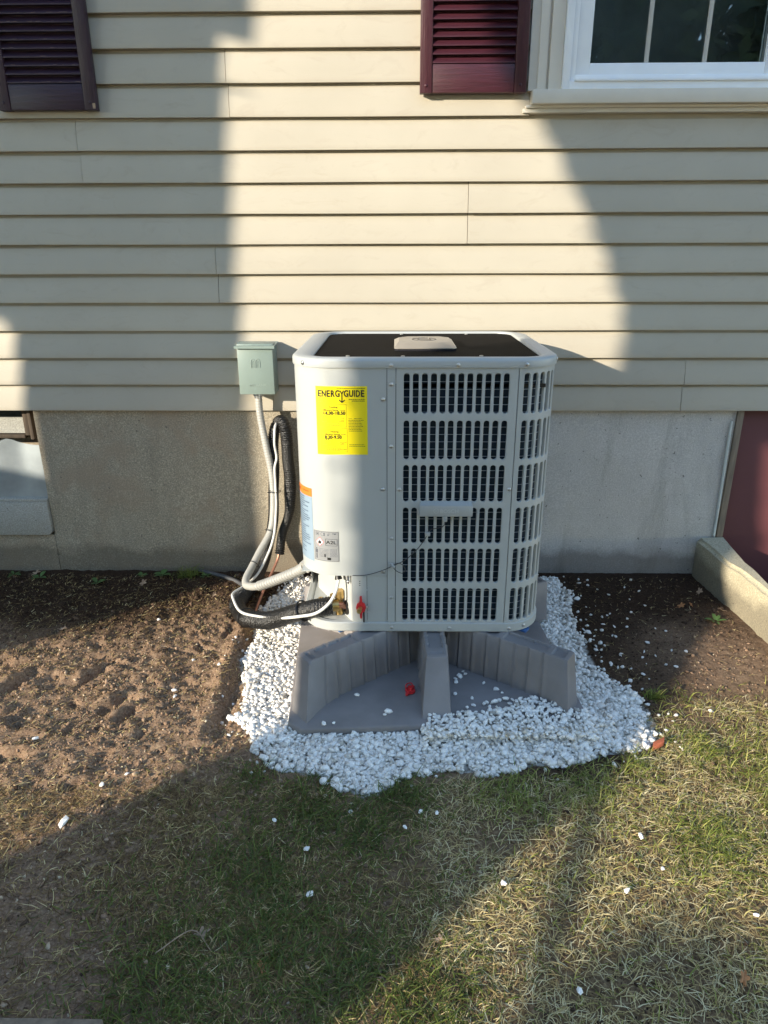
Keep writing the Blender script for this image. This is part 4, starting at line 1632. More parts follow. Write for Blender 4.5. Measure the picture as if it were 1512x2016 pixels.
hb = thing('insulated_pipe', 'shiny black wrapped pipe hanging straight on the foundation, copper showing at its end', 'pipe', (-.44, -.08, .12))
MB().tube([(-.462, -.010, .655), (-.444, -.040, .668), (-.430, -.060, .655), (-.424, -.066, .62), (-.420, -.070, .534), (-.417, -.072, .43), (-.420, -.072, .345), (-.433, -.075, .28), (-.458, -.085, .206), (-.470, -.105, .133)], lambda L_, th: wrap(L_, th) + .0035 - .005 * min(1, max(0, (L_ - .30) / .15)), 18, .0018).build('pipe_wrap', MT['foam'], hb, 60)
MB().tube([(-.468, -.10, .150), (-.474, -.113, .122), (-.482, -.13, .101), (-.499, -.18, .068), (-.512, -.25, .046), (-.524, -.32, .020), (-.526, -.38, .010)], .0052, 10, .006).build('copper_pipe', MT['copper'], hb)
ha = thing('insulated_pipe', 'thick black wrapped pipe curling over the ground to the brass valve', 'pipe', (-.5, -.3, 0), )
MB().tube([(-.470, -.010, .645), (-.474, -.034, .625), (-.480, -.038, .569), (-.486, -.036, .444), (-.494, -.036, .316), (-.512, -.045, .187), (-.536, -.10, .096), (-.560, -.19, .048), (-.586, -.28, .038), (-.588, -.383, .048),
           (-.545, -.50, .066), (-.470, -.610, .110), (-.385, -.690, .160), (-.318, -.735, .205), (-.262, -.754, .233), (-.225, -.756, .241), (-.196, -.752, .243)], lambda L_, th: wrap2(L_, th) - (.0075 if L_ < .65 else 0), 20, .0018).build('pipe_wrap', MT['foam'], ha, 60)
mb = MB().tube([(-.200, -.753, .243), (-.178, -.748, .243)], .0200, 12, .004)
mb.build('brass_collar', MT['brass'], ha)


def tie(mb, c, d, r, w=.004):
    c, d = Vector(c), Vector(d).normalized()
    a = d.orthogonal().normalized()
    b_ = d.cross(a)
    pts_ = [c + (a * math.cos(2 * PI * i / 20) + b_ * math.sin(2 * PI * i / 20)) * r for i in range(21)]
    mb.tube(pts_, w / 2, 6, .004, cap=False)


mb = MB()
tie(mb, (-.520, -.540, .081), (.55, -.75, .3), .0325, .005)
mb.build('cable_tie', MT['black'], ha)
mb = MB()
tie(mb, (-.290, -.745, .220), (.75, -.35, .45), .0325, .006)
mb.build('cable_tie', MT['black'], ha)
wc = MB().tube([(-.460, -.03, .664), (-.462, -.075, .655), (-.464, -.088, .630), (-.466, -.09, .585), (-.461, -.09, .535), (-.469, -.10, .495), (-.468, -.112, .43), (-.467, -.125, .36), (-.470, -.15, .29), (-.476, -.18, .235), (-.495, -.21, .180),
                (-.530, -.27, .120), (-.570, -.33, .100), (-.598, -.39, .100), (-.587, -.44, .101), (-.539, -.545, .108), (-.460, -.645, .144), (-.369, -.730, .185), (-.293, -.785, .222), (-.242, -.797, .240), (-.203, -.791, .270), (-.182, -.779, .305), (-.173, -.765, .338)], .0048, 10, .005).build('white_cable', MT['wcable'], None, 60)
tag(wc, 'thin white cable strapped along the conduit and the black pipe into the unit', 'cable')
mb = MB()
tie(mb, (-.474, -.100, .400), (.0, .05, 1), .0225, .003)
mb.box(-.500, -.488, -.117, -.113, .398, .402)
tie(mb, (-.490, -.150, .252), (.25, .45, 1), .0235, .003)
tie(mb, (-.5445, -.250, .1555), (.3, .6, .5), .0200, .003)
mb.build('cable_tie', MT['black'], cd)
gc = MB().tube([(-.84, .0, .012), (-.78, -.035, .014), (-.70, -.075, .012), (-.63, -.13, .010), (-.58, -.20, .006), (-.55, -.24, -.01)], .009, 8, .01).build('ground_cable', MT['gcable'], None, 60)
tag(gc, 'short dull grey cable lying on the soil along the foundation foot', 'cable')

# ------------------------------------------------------------------ red cap on the stand base
vc = thing('red_valve_key', 'red wing-shaped plastic valve key lying on the grey stand base', 'valve key', (.047, -.905, .031))
mb = MB()
an = 1.1
pts_ = [(-.024, -.004), (-.012, -.005), (-.008, -.013), (0, -.016), (.008, -.013), (.012, -.005), (.024, -.004), (.026, .001), (.024, .005), (.012, .006), (.008, .013), (0, .016), (-.008, .013), (-.012, .006), (-.024, .005), (-.026, .001)]
mb.prism([(.047 + x * math.cos(an) - y * math.sin(an), -.905 + x * math.sin(an) + y * math.cos(an)) for x, y in pts_], .0315, .0405, 'xy', .0015)
mb.build('key_body', MT['red'], vc)
MB().cyl((.047, -.905, .0405), (.047, -.905, .050), .0095, .008, 12).build('hub', MT['red'], vc)
MB().tube([(.056, -.895, .042), (.050, -.880, .046), (.036, -.888, .047), (.034, -.905, .043), (.044, -.925, .040)], .002, 6, .005).build('loop', MT['red'], vc)

# ------------------------------------------------------------------ gravel
def ico():
    bm = bmesh.new()
    bmesh.ops.create_icosphere(bm, subdivisions=1, radius=1)
    v = np.array([tuple(q.co) for q in bm.verts])
    bm.verts.index_update()
    f = np.array([[q.index for q in t.verts] for t in bm.faces])
    bm.free()
    return v, f


IV, IF = ico()


def rocks(pos, size, tint, flat=.62, long_=1.45):
    """angular chips: jittered icosahedra, one per position"""
    n = len(pos)
    V_ = np.repeat(IV[None], n, 0) * (1 + (nr.random((n, len(IV), 1)) - .5) * .62)
    sc = np.stack([nr.uniform(.75, long_, n), nr.uniform(.65, 1.05, n), nr.uniform(.42, flat + .25, n)], 1)
    V_ = V_ * sc[:, None, :] * size[:, None, None]
    # random tilt
    a, b_, c = nr.random(n) * 6.28, nr.normal(0, .45, n), nr.normal(0, .45, n)
    ca, sa, cb, sb, cc, sc_ = np.cos(a), np.sin(a), np.cos(b_), np.sin(b_), np.cos(c), np.sin(c)
    Rx = np.zeros((n, 3, 3)); Rx[:, 0, 0] = 1; Rx[:, 1, 1] = cb; Rx[:, 1, 2] = -sb; Rx[:, 2, 1] = sb; Rx[:, 2, 2] = cb
    Ry = np.zeros((n, 3, 3)); Ry[:, 1, 1] = 1; Ry[:, 0, 0] = cc; Ry[:, 0, 2] = sc_; Ry[:, 2, 0] = -sc_; Ry[:, 2, 2] = cc
    Rz = np.zeros((n, 3, 3)); Rz[:, 2, 2] = 1; Rz[:, 0, 0] = ca; Rz[:, 0, 1] = -sa; Rz[:, 1, 0] = sa; Rz[:, 1, 1] = ca
    Rm = Rz @ Rx @ Ry
    V_ = np.einsum('nij,nkj->nki', Rm, V_) + pos[:, None, :]
    F_ = (IF[None] + (np.arange(n) * len(IV))[:, None, None]).reshape(-1, 3)
    return V_.reshape(-1, 3), F_, np.repeat(tint, len(IV))


def jgrid(x0, x1, y0, y1, st):
    gx_, gy_ = np.meshgrid(np.arange(x0, x1, st), np.arange(y0, y1, st))
    gx_ = gx_.ravel() + nr.uniform(-.5, .5, gx_.size) * st
    gy_ = gy_.ravel() + nr.uniform(-.5, .5, gy_.size) * st
    return gx_, gy_


PLX = [q[0] for q in pl]
pos, siz = [], []
for layer, st, zo in ((0, .0102, .000), (1, .0098, .005), (2, .0135, .011)):
    x, y = jgrid(-.62, .92, -1.45, -.025, st)
    ex = (fbm(x, y, 16, 3) - .5) * .07 + (fbm(x + 7, y, 60, 2) - .5) * .05
    ins = inpoly(x + ex, y + ex, GRAVEL)
    thin = fbm(x + 5, y, 12, 3)
    # gravel thins out on the right, shaded side
    dens = np.ones_like(x)
    dens = np.where((x > .60) & (y > -.85), .80, dens)
    if layer:
        dens = np.where((x > .60) & (y > -.85), .40, dens)
        dens = np.where((x < -.37) & (y > -.5), .55, dens)
    k_ = ins & (nr.random(x.size) < dens)
    core = inpoly(x, y, [(q[0] * .985 + .002, q[1] * .985 - .008) for q in pl])
    k_ &= ~core
    x, y = x[k_], y[k_]
    md = .020 * np.exp(-np.maximum(0, -(y + 1.075 - .05 * (x - .1))) / .045) * (x > .08) * (x < .62) * (y < -1.0)
    pos.append(np.stack([x, y, hgt(x, y) + zo + .003 + md], 1))
    siz.append(np.clip(nr.lognormal(-5.06, .34, x.size), .0026, .0120))
# strays thinning out beyond the edge
x, y = jgrid(-.75, 1.15, -1.55, -.03, .022)
d_out = np.zeros_like(x)
near_ = inpoly((x - .1) * .90 + .1, (y + .62) * .92 - .62, GRAVEL) & ~inpoly(x, y, GRAVEL)
right = (x > .62) & (x < 1.0) & (y > -1.0)
k_ = (near_ & (nr.random(x.size) < .12)) | (right & (nr.random(x.size) < .40 * np.exp(-(x - .64) / .12)) & ~inpoly(x, y, GRAVEL))
x, y = x[k_], y[k_]
pos.append(np.stack([x, y, hgt(x, y) + .003], 1))
siz.append(np.clip(nr.normal(.0058, .0018, x.size), .0025, .010))
# gravel spilled over the stand's front right edge
x, y = jgrid(.10, .55, -1.12, -.86, .0100)
fr_ = -1.035 + (x - .10) * .06
spill = (y < fr_ + .016 * (1 + 2.2 * (fbm(x, y, 20, 2) - .5)) + np.clip((x - .27), 0, .2) * .42) & (y > -1.12)
spill |= (nr.random(x.size) < .05) & (y < fr_ + .05 + np.clip(x - .25, 0, .3) * .5)
ribR = (np.abs((x - .514) * .63 + (y + .99) * .777) < .055)
k_ = spill & ~((x > .07) & (x < .17) & (y > -1.02)) & ~((np.abs((x - .5005) * .70 + (y + .934) * .71) < .05) & (y > -.99) & (x > .42))
x, y = x[k_], y[k_]
pos.append(np.stack([x, y, np.full(x.size, .035) + nr.uniform(0, .006, x.size)], 1))
siz.append(np.clip(nr.lognormal(-5.06, .34, x.size), .0026, .0120))
pos, siz = np.concatenate(pos), np.concatenate(siz)
tint = np.clip(nr.normal(.50, .26, len(pos)), 0, .9)
tint = np.where(nr.random(len(pos)) < .025, nr.uniform(.92, 1, len(pos)), tint)
v_, f_, t_ = rocks(pos, siz, tint)
gravel = mesh_np('gravel', v_, f_, MT['stone'], t_)
gravel['kind'] = 'stuff'
gravel['label'] = 'bright white crushed stone bed round the grey stand'

# loose white stones one can pick out, each its own thing
def chip_mesh(seed):
    r = np.random.default_rng(seed)
    v = IV * (1 + (r.random((len(IV), 1)) - .5) * .55) * np.array([1.2, .85, .6])
    me = bpy.data.meshes.new('white_stone')
    me.from_pydata([tuple(q) for q in v], [], [tuple(q) for q in IF])
    at = me.attributes.new('tint', 'FLOAT', 'POINT')
    at.data.foreach_set('value', np.full(len(IV), r.uniform(.5, .85), dtype=np.float32))
    me.materials.append(MT['stone'])
    return me


CM = [chip_mesh(i) for i in range(6)]


def stone(x, y, z, s, label, group):
    o = bpy.data.objects.new('white_stone', CM[rnd.randrange(6)])
    C.objects.link(o)
    o.location = (x, y, z)
    o.scale = (s, s, s)
    o.rotation_euler = (rnd.uniform(-.3, .3), rnd.uniform(-.3, .3), rnd.uniform(0, 6))
    return tag(o, label, 'stone', group)


PADS = [(-.258, -.926), (-.115, -.924), (-.018, -1.005), (-.028, -1.02), (-.2, -1.064), (-.172, -1.059), (.190, -.837), (.204, -.823), (.189, -.854), (.222, -.809), (.217, -.795), (.275, -.858), (.309, -.89), (.324, -.909),
        (.339, -.964), (.23, -.938), (.232, -.973), (.247, -1.035), (.231, -1.049), (.188, -1.029), (.184, -1.045), (.383, -.956), (.366, -.976), (.312, -.945), (.35, -.944), (.182, -.918)]
ORD = ['leftmost'] + [w + ' from the left' for w in 'second third fourth fifth sixth seventh eighth ninth tenth eleventh twelfth thirteenth fourteenth fifteenth sixteenth seventeenth eighteenth nineteenth twentieth'.split()]


def order(pts, x):
    return ORD[sorted(q[0] for q in pts).index(x)]


for i, (x, y) in enumerate(PADS):
    left = x < .1
    stone(x, y, .034, (.0105 if i in (2, 7, 17, 12, 21) else rnd.uniform(.0050, .0085)),
          ('white stone on the stand base left of its middle rib, ' + order([q for q in PADS if q[0] < .1], x)) if left else ('white stone on the stand base right of its middle rib, ' + order([q for q in PADS if q[0] >= .1], x)),
          'white stones on the left of the stand base' if left else 'white stones on the right of the stand base')
LAWN = [(-.198, -1.486), (-.286, -1.404), (-.178, -1.603), (.025, -1.418), (.063, -1.367), (.102, -1.372), (.235, -1.572), (.59, -1.526), (.572, -1.435), (.494, -1.584), (.339, -1.804), (.741, -1.639)]
DIRTL = [(-.877, -.419), (-.677, -.682), (-.576, -.733), (-.692, -.85), (-.678, -.89), (-.47, -1.071), (-1.002, -1.11), (-.746, -1.286), (-.698, -1.239), (-.431, -1.043)]
DIRTR = [(.734, -.833), (.939, -.467), (.894, -.702), (.8, -.762), (.844, -.45), (.96, -.292), (.88, -.56), (.83, -.66), (.99, -.62)]
for L_, lb, gp, dz in ((LAWN, 'white stone strayed into the lawn before the gravel, ', 'white stones in the lawn', .012), (DIRTL, 'white stone on the bare soil left of the gravel, ', 'white stones on the left soil', .004),
                       (DIRTR, 'white stone on the dark soil right of the gravel, ', 'white stones on the right soil', .004)):
    for x, y in L_:
        stone(x, y, float(hgt(x, y)) + dz, rnd.uniform(.005, .0085), lb + order(L_, x), gp)
stone(-.79, -1.409, float(hgt(-.79, -1.409)) + .008, .013, 'largest lone white stone at the shadow edge on the left soil', None)

# ------------------------------------------------------------------ soil crumbs, straw and grass
# soil crumbs and wood shreds on the bare soil
x, y = jgrid(-1.7, 1.28, -2.1, -.02, .0072)
w_m = lawn_mask(x, y)
gmask = inpoly(x, y, GRAVEL)
dl = np.where(x < 0, .95, .40)
lit = fbm(x, y, 8, 3)
k_ = (~gmask) & (nr.random(x.size) < dl * (.35 + .9 * lit) * (1 - .5 * w_m)) & (x < 1.25)
x, y = x[k_], y[k_]
siz = np.clip(nr.gamma(2.0, .00095, x.size), .0009, .0085)
v_, f_, t_ = rocks(np.stack([x, y, hgt(x, y) + siz * .3], 1), siz, np.clip(nr.normal(.15, .17, x.size) + .48 * dug_unshaded(x, y), 0, 1), long_=1.7)
cr = mesh_np('soil_crumbs', v_, f_, MT['crumb'], t_)
cr['kind'] = 'stuff'


def strips(x, y, L_, w, tint, lean, curl, z0=0.0, seg=3, flatz=.003):
    """bent tapering blades; lean 0 = upright, 1 = lying"""
    n = len(x)
    az = nr.random(n) * 6.283
    dx, dy = np.cos(az), np.sin(az)
    zb = hgt(x, y) + z0
    cent = []
    px, py, pz = x.copy(), y.copy(), zb.copy()
    ang = (1 - lean) * 1.5 + .04
    turn = nr.normal(0, 1, n) * curl
    for k in range(seg + 1):
        cent.append((px.copy(), py.copy(), pz.copy()))
        st = L_ / seg
        h = np.cos(ang)
        px = px + dx * h * st
        py = py + dy * h * st
        pz = np.maximum(pz + np.sin(ang) * st, zb + flatz * (1 + k * .3) * nr.uniform(.4, 1.8, n))
        ang = ang - (.25 + .45 * nr.random(n)) * (1 - lean * .6)
        az2 = np.arctan2(dy, dx) + turn
        dx, dy = np.cos(az2), np.sin(az2)
    V_ = np.zeros((n, 2 * seg + 1, 3))
    nxp, nyp = -np.sin(az), np.cos(az)
    for k in range(seg):
        wk = w * (1 - .55 * (k / seg) ** 1.5) / 2
        cx_, cy_, cz_ = cent[k]
        V_[:, 2 * k] = np.stack([cx_ - nxp * wk, cy_ - nyp * wk, cz_], 1)
        V_[:, 2 * k + 1] = np.stack([cx_ + nxp * wk, cy_ + nyp * wk, cz_ + wk * .5], 1)
    V_[:, 2 * seg] = np.stack(cent[seg], 1)
    fl = []
    for k in range(seg - 1):
        fl += [(2 * k, 2 * k + 1, 2 * k + 3), (2 * k, 2 * k + 3, 2 * k + 2)]
    fl.append((2 * seg - 2, 2 * seg - 1, 2 * seg))
    fl = np.array(fl)
    F_ = (fl[None] + (np.arange(n) * (2 * seg + 1))[:, None, None]).reshape(-1, 3)
    return V_.reshape(-1, 3), F_, np.repeat(tint, 2 * seg + 1)


# dry straw, thatch and dead blades
x, y = jgrid(-1.6, 1.6, -2.2, -.9, .0040)
m = lawn_mask(x, y)
leftdry = ((x < -.45) & (y < -1.28)) * np.clip((fbm(x, y, 4, 3) - .30) * 3.2, 0, 1)
k_ = (nr.random(x.size) < np.clip(m * .50 * (.30 + 1.3 * (fbm(x, y, 9, 4) - .2)) + leftdry * .30, 0, 1)) & ~inpoly(x * 1.0, y + .03, GRAVEL) & (x < 1.27)
x, y = x[k_], y[k_]
n = x.size
L_ = nr.uniform(.012, .055, n)
v1_, f1_, t1_ = strips(x, y, L_, nr.uniform(.0009, .0020, n), np.clip(nr.normal(.44, .24, n) - .10 * (x < -.45) + .28 * (x > .1 + .2 * (fbm(x, y, 5, 2) - .5)), 0, 1), nr.uniform(.72, 1.0, n), .55, .001, 3, .0035)  # straw paler on the right, partly sunlight put into the tint
# sparse shreds on the left soil
x, y = jgrid(-1.65, -.40, -1.6, -.03, .0078)
k_ = nr.random(x.size) < .52 * (.3 + fbm(x, y, 7, 3))
x, y = x[k_], y[k_]
n = x.size
v2_, f2_, t2_ = strips(x, y, nr.gamma(3.0, .0050, n) + .003, nr.uniform(.0008, .0024, n), np.clip(nr.normal(.42, .26, n), 0, 1), nr.uniform(.85, 1.0, n), .7, .002, 3, .002)
x, y = jgrid(.68, 1.25, -1.1, -.03, .014)
k_ = nr.random(x.size) < .30
x, y = x[k_], y[k_]
n = x.size
v3_, f3_, t3_ = strips(x, y, nr.uniform(.006, .030, n), nr.uniform(.0008, .0020, n), np.clip(nr.normal(.45, .28, n), 0, 1), nr.uniform(.85, 1.0, n), .7, .002, 3, .002)
Vs = np.concatenate([v1_, v2_, v3_])
Fs = np.concatenate([f1_, f2_ + len(v1_), f3_ + len(v1_) + len(v2_)])
st_ = mesh_np('dry_straw', Vs, Fs, MT['straw'], np.concatenate([t1_, t2_, t3_]))
st_['kind'] = 'stuff'

# green blades, denser and darker in clumps
CL = [(-.25, -1.68, .16), (-.42, -1.80, .16), (-.20, -1.36, .13), (-.36, -1.24, .07), (-.30, -1.55, .12), (.02, -1.32, .09), (.30, -1.28, .10), (.50, -1.26, .10), (.62, -1.20, .08), (-.10, -1.78, .12), (.86, -1.12, .11), (1.0, -1.25, .14), (.75, -1.45, .12), (.05, -1.85, .1), (.80, -.93, .06), (.86, -.86, .05), (-.08, -1.42, .10)]
x, y = jgrid(-1.5, 1.6, -2.2, -.75, .0042)
m = lawn_mask(x, y)
cl = np.zeros_like(x)
for cx_, cy_, r in CL:
    cl = np.maximum(cl, np.exp(-(((x - cx_) ** 2 + (y - cy_) ** 2) / r ** 2)))
pat = np.clip((fbm(x + 2, y, 7, 3) - .40) * 3.0, 0, 1)
k_ = (nr.random(x.size) < np.clip(m * (.035 + .15 * pat ** 1.5 + .40 * cl), 0, 1)) & ~inpoly(x, y - .11 * np.clip(fbm(x + 1, y, 22, 2) - .40, 0, .5), GRAVEL) & (x < 1.27)
x, y, cl = x[k_], y[k_], cl[k_]
n = x.size
L_ = nr.uniform(.012, .038, n) * (1 + .7 * cl)
# left clumps darker green; right yellower, and paled further to read as sunlit
base = np.where(x > .25 + .3 * (fbm(x, y, 6, 2) - .5), .76, .36) + nr.normal(0, .14, n) - .12 * cl
gv, gf, gt = strips(x, y, L_, nr.uniform(.0013, .0029, n), np.clip(base, 0, 1), np.clip(nr.normal(.50, .25, n), 0, .95), .22, 0, 4, .002)
gg = mesh_np('grass', gv, gf, MT['grass'], gt)
gg['kind'] = 'stuff'
gg['label'] = 'patchy green lawn blades among dry thatch'

# ------------------------------------------------------------------ weeds by the foundation
def weed(x, y, kind, label, s=1.0):
    t = thing('weed', label, 'weed', (x, y, float(hgt(x, y))))
    if kind == 'tuft':
        n = 90
        xx = np.full(n, x) + nr.normal(0, .026 * s, n)
        yy = np.full(n, y) + nr.normal(0, .012 * s, n)
        v, f, tt = strips(xx, yy, nr.uniform(.035, .085, n) * s, nr.uniform(.002, .0035, n), np.clip(nr.normal(.5, .15, n), 0, 1), np.clip(nr.normal(.35, .2, n), 0, .9), .2, 0, 4)
        v = v - np.array(t.location)
        o = mesh_np('blades', v, f, MT['grass'], tt, parent=t)
        return t
    nl = 5 if kind == 'broad' else 9
    for i in range(nl):
        a = i / nl * 6.28 + rnd.uniform(-.4, .4)
        L0 = rnd.uniform(.02, .042) * s * (1 if kind == 'broad' else .7)
        wd = L0 * (.30 if kind == 'broad' else .22)
        vs_, fs_ = [], []
        N = 6
        el_ = rnd.uniform(.25, .9)
        for k in range(N + 1):
            tt = k / N
            w = wd * math.sin(PI * min(1, tt * .92 + .08)) ** .8
            r = .006 + L0 * tt
            z = math.sin(el_) * L0 * tt - .35 * L0 * tt * tt + .006
            cx_, cy_ = math.cos(a) * r, math.sin(a) * r
            vs_ += [(cx_ - math.sin(a) * w, cy_ + math.cos(a) * w, z + w * .25), (cx_, cy_, z), (cx_ + math.sin(a) * w, cy_ - math.cos(a) * w, z + w * .25)]
        for k in range(N):
            b0 = k * 3
            fs_ += [(b0, b0 + 1, b0 + 4, b0 + 3), (b0 + 1, b0 + 2, b0 + 5, b0 + 4)]
        o = MB().add(vs_, fs_).build('leaf', MT['leafgreen'], None, 60)
        o.parent = t
    return t


weed(-1.50, -.055, 'broad', 'leafy weed at the wall foot below the cellar window', 1.2)
weed(-1.62, -.030, 'small', 'small weed at the far left end of the wall foot', 1.1)
weed(-1.23, -.115, 'broad', 'low round-leaved weed right of the cellar window', .9)
weed(-1.06, -.060, 'small', 'sparse little weed between the cellar window and the grass tuft', .9)
weed(-.985, -.040, 'broad', 'broad upright leaves at the left end of the grass tuft', 1.1)
weed(-.88, -.040, 'tuft', 'bright green grass tuft against the foundation', 1.0)
weed(-.795, -.060, 'small', 'small clover-like weed at the right end of the grass tuft', .8)
weed(1.175, -.42, 'small', 'spindly weed on the dark soil by the low concrete wall', 1.2)
weed(.790, -.885, 'tuft', 'short grass sprig at the right edge of the gravel', .5)
weed(-.455, -.365, 'small', 'tiny pale weed inside the loop of the black pipe', .6)


# fallen leaves
def leaf(x, y, s, rz, mat, label, tilt=.2, kind='oak'):
    n = 26
    top, fs_ = [], []
    for i in range(n):
        a = 2 * PI * i / n
        r = (1 + .38 * math.cos(a * 5 + .6)) * (.62 if kind == 'oak' else .9)
        px, py = math.cos(a) * r * 1.25, math.sin(a) * r * .72
        top.append((px * s, py * s, (.28 * abs(py) + .12 * math.sin(px * 3)) * s))
    vs_ = top + [(q[0], q[1], q[2] - .0006) for q in top] + [(0, 0, .02 * s), (0, 0, .02 * s - .0006)]
    for i in range(n):
        j = (i + 1) % n
        fs_ += [(i, j, 2 * n), (n + j, n + i, 2 * n + 1), (i, n + i, n + j, j)]
    mb = MB().add(vs_, fs_)
    mb.tube([(-.9 * s * .8, 0, 0), (-1.5 * s, .1 * s, .05 * s)], .0007, 5, .004)
    o = mb.build('fallen_leaf', mat, None, 40)
    o.location = (x, y, float(hgt(x, y)) + .010)
    o.rotation_euler = (tilt, -tilt * .6, rz)
    return tag(o, label, 'leaf')


leaf(-.384, -1.698, .020, .5, MT['leafbrown'], 'curled tan leaf on the dark green grass near the bottom left', .5)
leaf(-.25, -1.765, .016, 2.2, MT['leaforange'], 'rust brown leaf sunk in the grass right of the tan leaf', .3)
leaf(-1.53, -.02, .022, .1, MT['leafbrown'], 'pale brown leaf at the wall foot under the cellar window', .4)
leaf(-1.03, -.135, .019, 1.1, MT['leafbrown'], 'curled tan leaf left of the green grass tuft', .6)
leaf(1.095, -.300, .017, .3, MT['leaforange'], 'orange shrivelled leaf on the dark soil near the low wall', .5)
leaf(1.135, -.290, .012, 1.7, MT['leaforange'], 'small orange leaf scrap touching the shrivelled orange leaf', .3)
leaf(1.215, -.175, .019, .8, MT['leafbrown'], 'grey brown leaf leaning on the foot of the low concrete wall', .5)
leaf(1.235, -.330, .013, 2.8, MT['leafbrown'], 'small tan leaf below the weed beside the low concrete wall', .3)
leaf(-1.20, -.495, .015, .0, MT['leafbrown'], 'brown leaf alone on the shaded soil at the left', .2)
leaf(-.715, -.235, .013, 1.2, MT['leafbrown'], 'pale crumpled leaf on the sunlit soil left of the pipe loop', .7)
leaf(.653, -1.774, .016, 1.1, MT['leaforange'], 'light brown leaf in the shaded lawn near the bottom right', .3)
leaf(.09, -1.70, .010, .7, MT['leafbrown'], 'small straw-coloured leaf in the middle of the lawn', .3)
bk = MB().box(.706, .740, -1.128, -1.104, .008, .022, .002, fn=lambda p_: (p_[0] + (p_[1] + 1.116) * .4, p_[1] + (p_[0] - .723) * .35, p_[2] + (p_[0] - .723) * .3)).build('brick_chip', MT['brick'], None)
tag(bk, 'chip of orange-red brick at the right tip of the gravel bed', 'brick piece')
tb = MB().box(-1.25, -.51, -1.915, -1.872, -.02, .022, .003).build('edging_timber', MT['wood'], None)
tag(tb, 'weathered grey timber edging lying at the bottom left of the lawn', 'timber')
o = MB().tube([(-.46, -1.745, .016), (-.40, -1.70, .022), (-.355, -1.735, .012)], .0012, 6, .01).build('dry_stem', MT['leafbrown'], None)
tag(o, 'long dry stalk crossing under the curled tan leaf', 'stalk')

# ------------------------------------------------------------------ behind the camera: unseen shapes added to cast the shade, and yard trees
U = Vector((1.2, 1.0, 0)).normalized()          # sun's way over the ground
Vp = Vector((U.y, -U.x, 0))                      # across it
Q0 = -5.6
TE = .47 / math.hypot(1.2, 1.0)


def yard(p, dq, h):
    """p across the sun, dq metres further along it than the shade line, h height on that line"""
    q = U * (Q0 + dq) + Vp * p
    return (q.x, q.y, h - TE * dq)


def yard_box(mb, p0, p1, d0, d1, h0, h1, tp=0.0):
    vs_ = []
    for d in (d0, d1):
        e_ = tp if d == d0 else 0
        for (p_, h) in ((p0 + e_ * (p0 > -1.5), h0), (p1 - e_, h0), (p1 - e_, h1), (p0 + e_ * (p0 > -1.5), h1)):
            q = U * (Q0 + d) + Vp * p_
            vs_.append((q.x, q.y, h))
    mb.add(vs_, [(0, 1, 2, 3), (7, 6, 5, 4), (0, 4, 5, 1), (1, 5, 6, 2), (2, 6, 7, 3), (3, 7, 4, 0)])


shade_root = thing('shade_house', 'unseen grey house shape with an opening, added behind the camera to cast shade', 'house', tuple(U * (Q0 - 2) + Vp * (-3)))  # added block, its edges placed to give the shadow edges on the siding
mb = MB()
yard_box(mb, -.941, -.377, -3.0, 0, -.1, 3.28, .12)
yard_box(mb, -6.0, -4.0, -3.0, 0, -.1, 3.28)
yard_box(mb, -4.0, -.941, -.3, 0, 2.62, 3.28)
yard_box(mb, -4.0, -.9415, -.2, 0, -.1, 1.77)  # low block added to keep sun off the cellar sill
mb.build('wall', MT['shadehouse'], shade_root)  # walls of the added shade house
mb = MB()
yard_box(mb, -6.2, -.377, -3.0, .0, 3.281, 6.4, .12)
mb.build('upper_shade_block', MT['shadehouse'], shade_root)
mb = MB()
yard_box(mb, -.3765, -.302, -.06, .0, 3.52, 6.4)  # strip added for the step in the siding's shadow edge
mb.build('shade_strip', MT['trim'], shade_root)
mb = MB()
for k in range(8):
    yard_box(mb, -5.9, -.32, .0205, .03, 3.35 + k * .35, 3.36 + k * .35)
mb.build('shade_house_board', MT['trim'], shade_root)
mb = MB()
yard_box(mb, -1.9, -1.3, .0205, .05, 4.0, 5.1)  # glass panel dressing the added shade house
mb.build('window', MT['glass'], shade_root)  # glass panel of the added shade house

# added evergreen, outlined so that its shadow draws the shade over the unit
SIL = [(.585, -.1), (.585, 1.25), (.515, 1.45), (.512, 2.40), (.535, 2.62), (.515, 2.78), (.468, 2.93), (.402, 3.08), (.328, 3.24), (.262, 3.34), (.205, 3.47), (.160, 3.64), (.11, 3.95), (.09, 4.6), (.3, 5.6), (1.2, 6.6), (3.2, 6.6), (4.6, 5.2), (4.9, 3.2), (4.0, 2.55), (2.6, 2.45),
       (1.25, 2.45), (.93, 2.38), (.955, 2.08), (.985, 1.90), (1.06, 1.72), (1.15, 1.60), (1.235, 1.51), (1.306, 1.43), (1.33, 1.29), (1.375, 1.17), (1.40, .4), (1.42, -.1)]


def lift(sil):
    return [(a, h + (.19 if h < 1.5 else .20)) if h > 0 else (a, h) for a, h in sil]


SIL = lift(SIL)


def leafcloud(name, P3, size, parent):
    n = len(P3)
    a, b_ = nr.random(n) * 6.283, nr.normal(0, .7, n)
    d1 = np.stack([np.cos(a) * np.cos(b_), np.sin(a) * np.cos(b_), np.sin(b_)], 1)
    r_ = nr.normal(size=(n, 3))
    d2 = np.cross(d1, r_)
    d2 /= np.linalg.norm(d2, axis=1)[:, None]
    s = size[:, None]
    V_ = np.stack([P3 - d1 * s, P3 + d2 * s * .45, P3 + d1 * s, P3 - d2 * s * .45], 1)
    F_ = np.arange(n * 4).reshape(n, 4)
    return mesh_np(name, V_.reshape(-1, 3), F_, MT['treeleaf'], np.repeat(nr.random(n), 4), parent=parent, k=4)


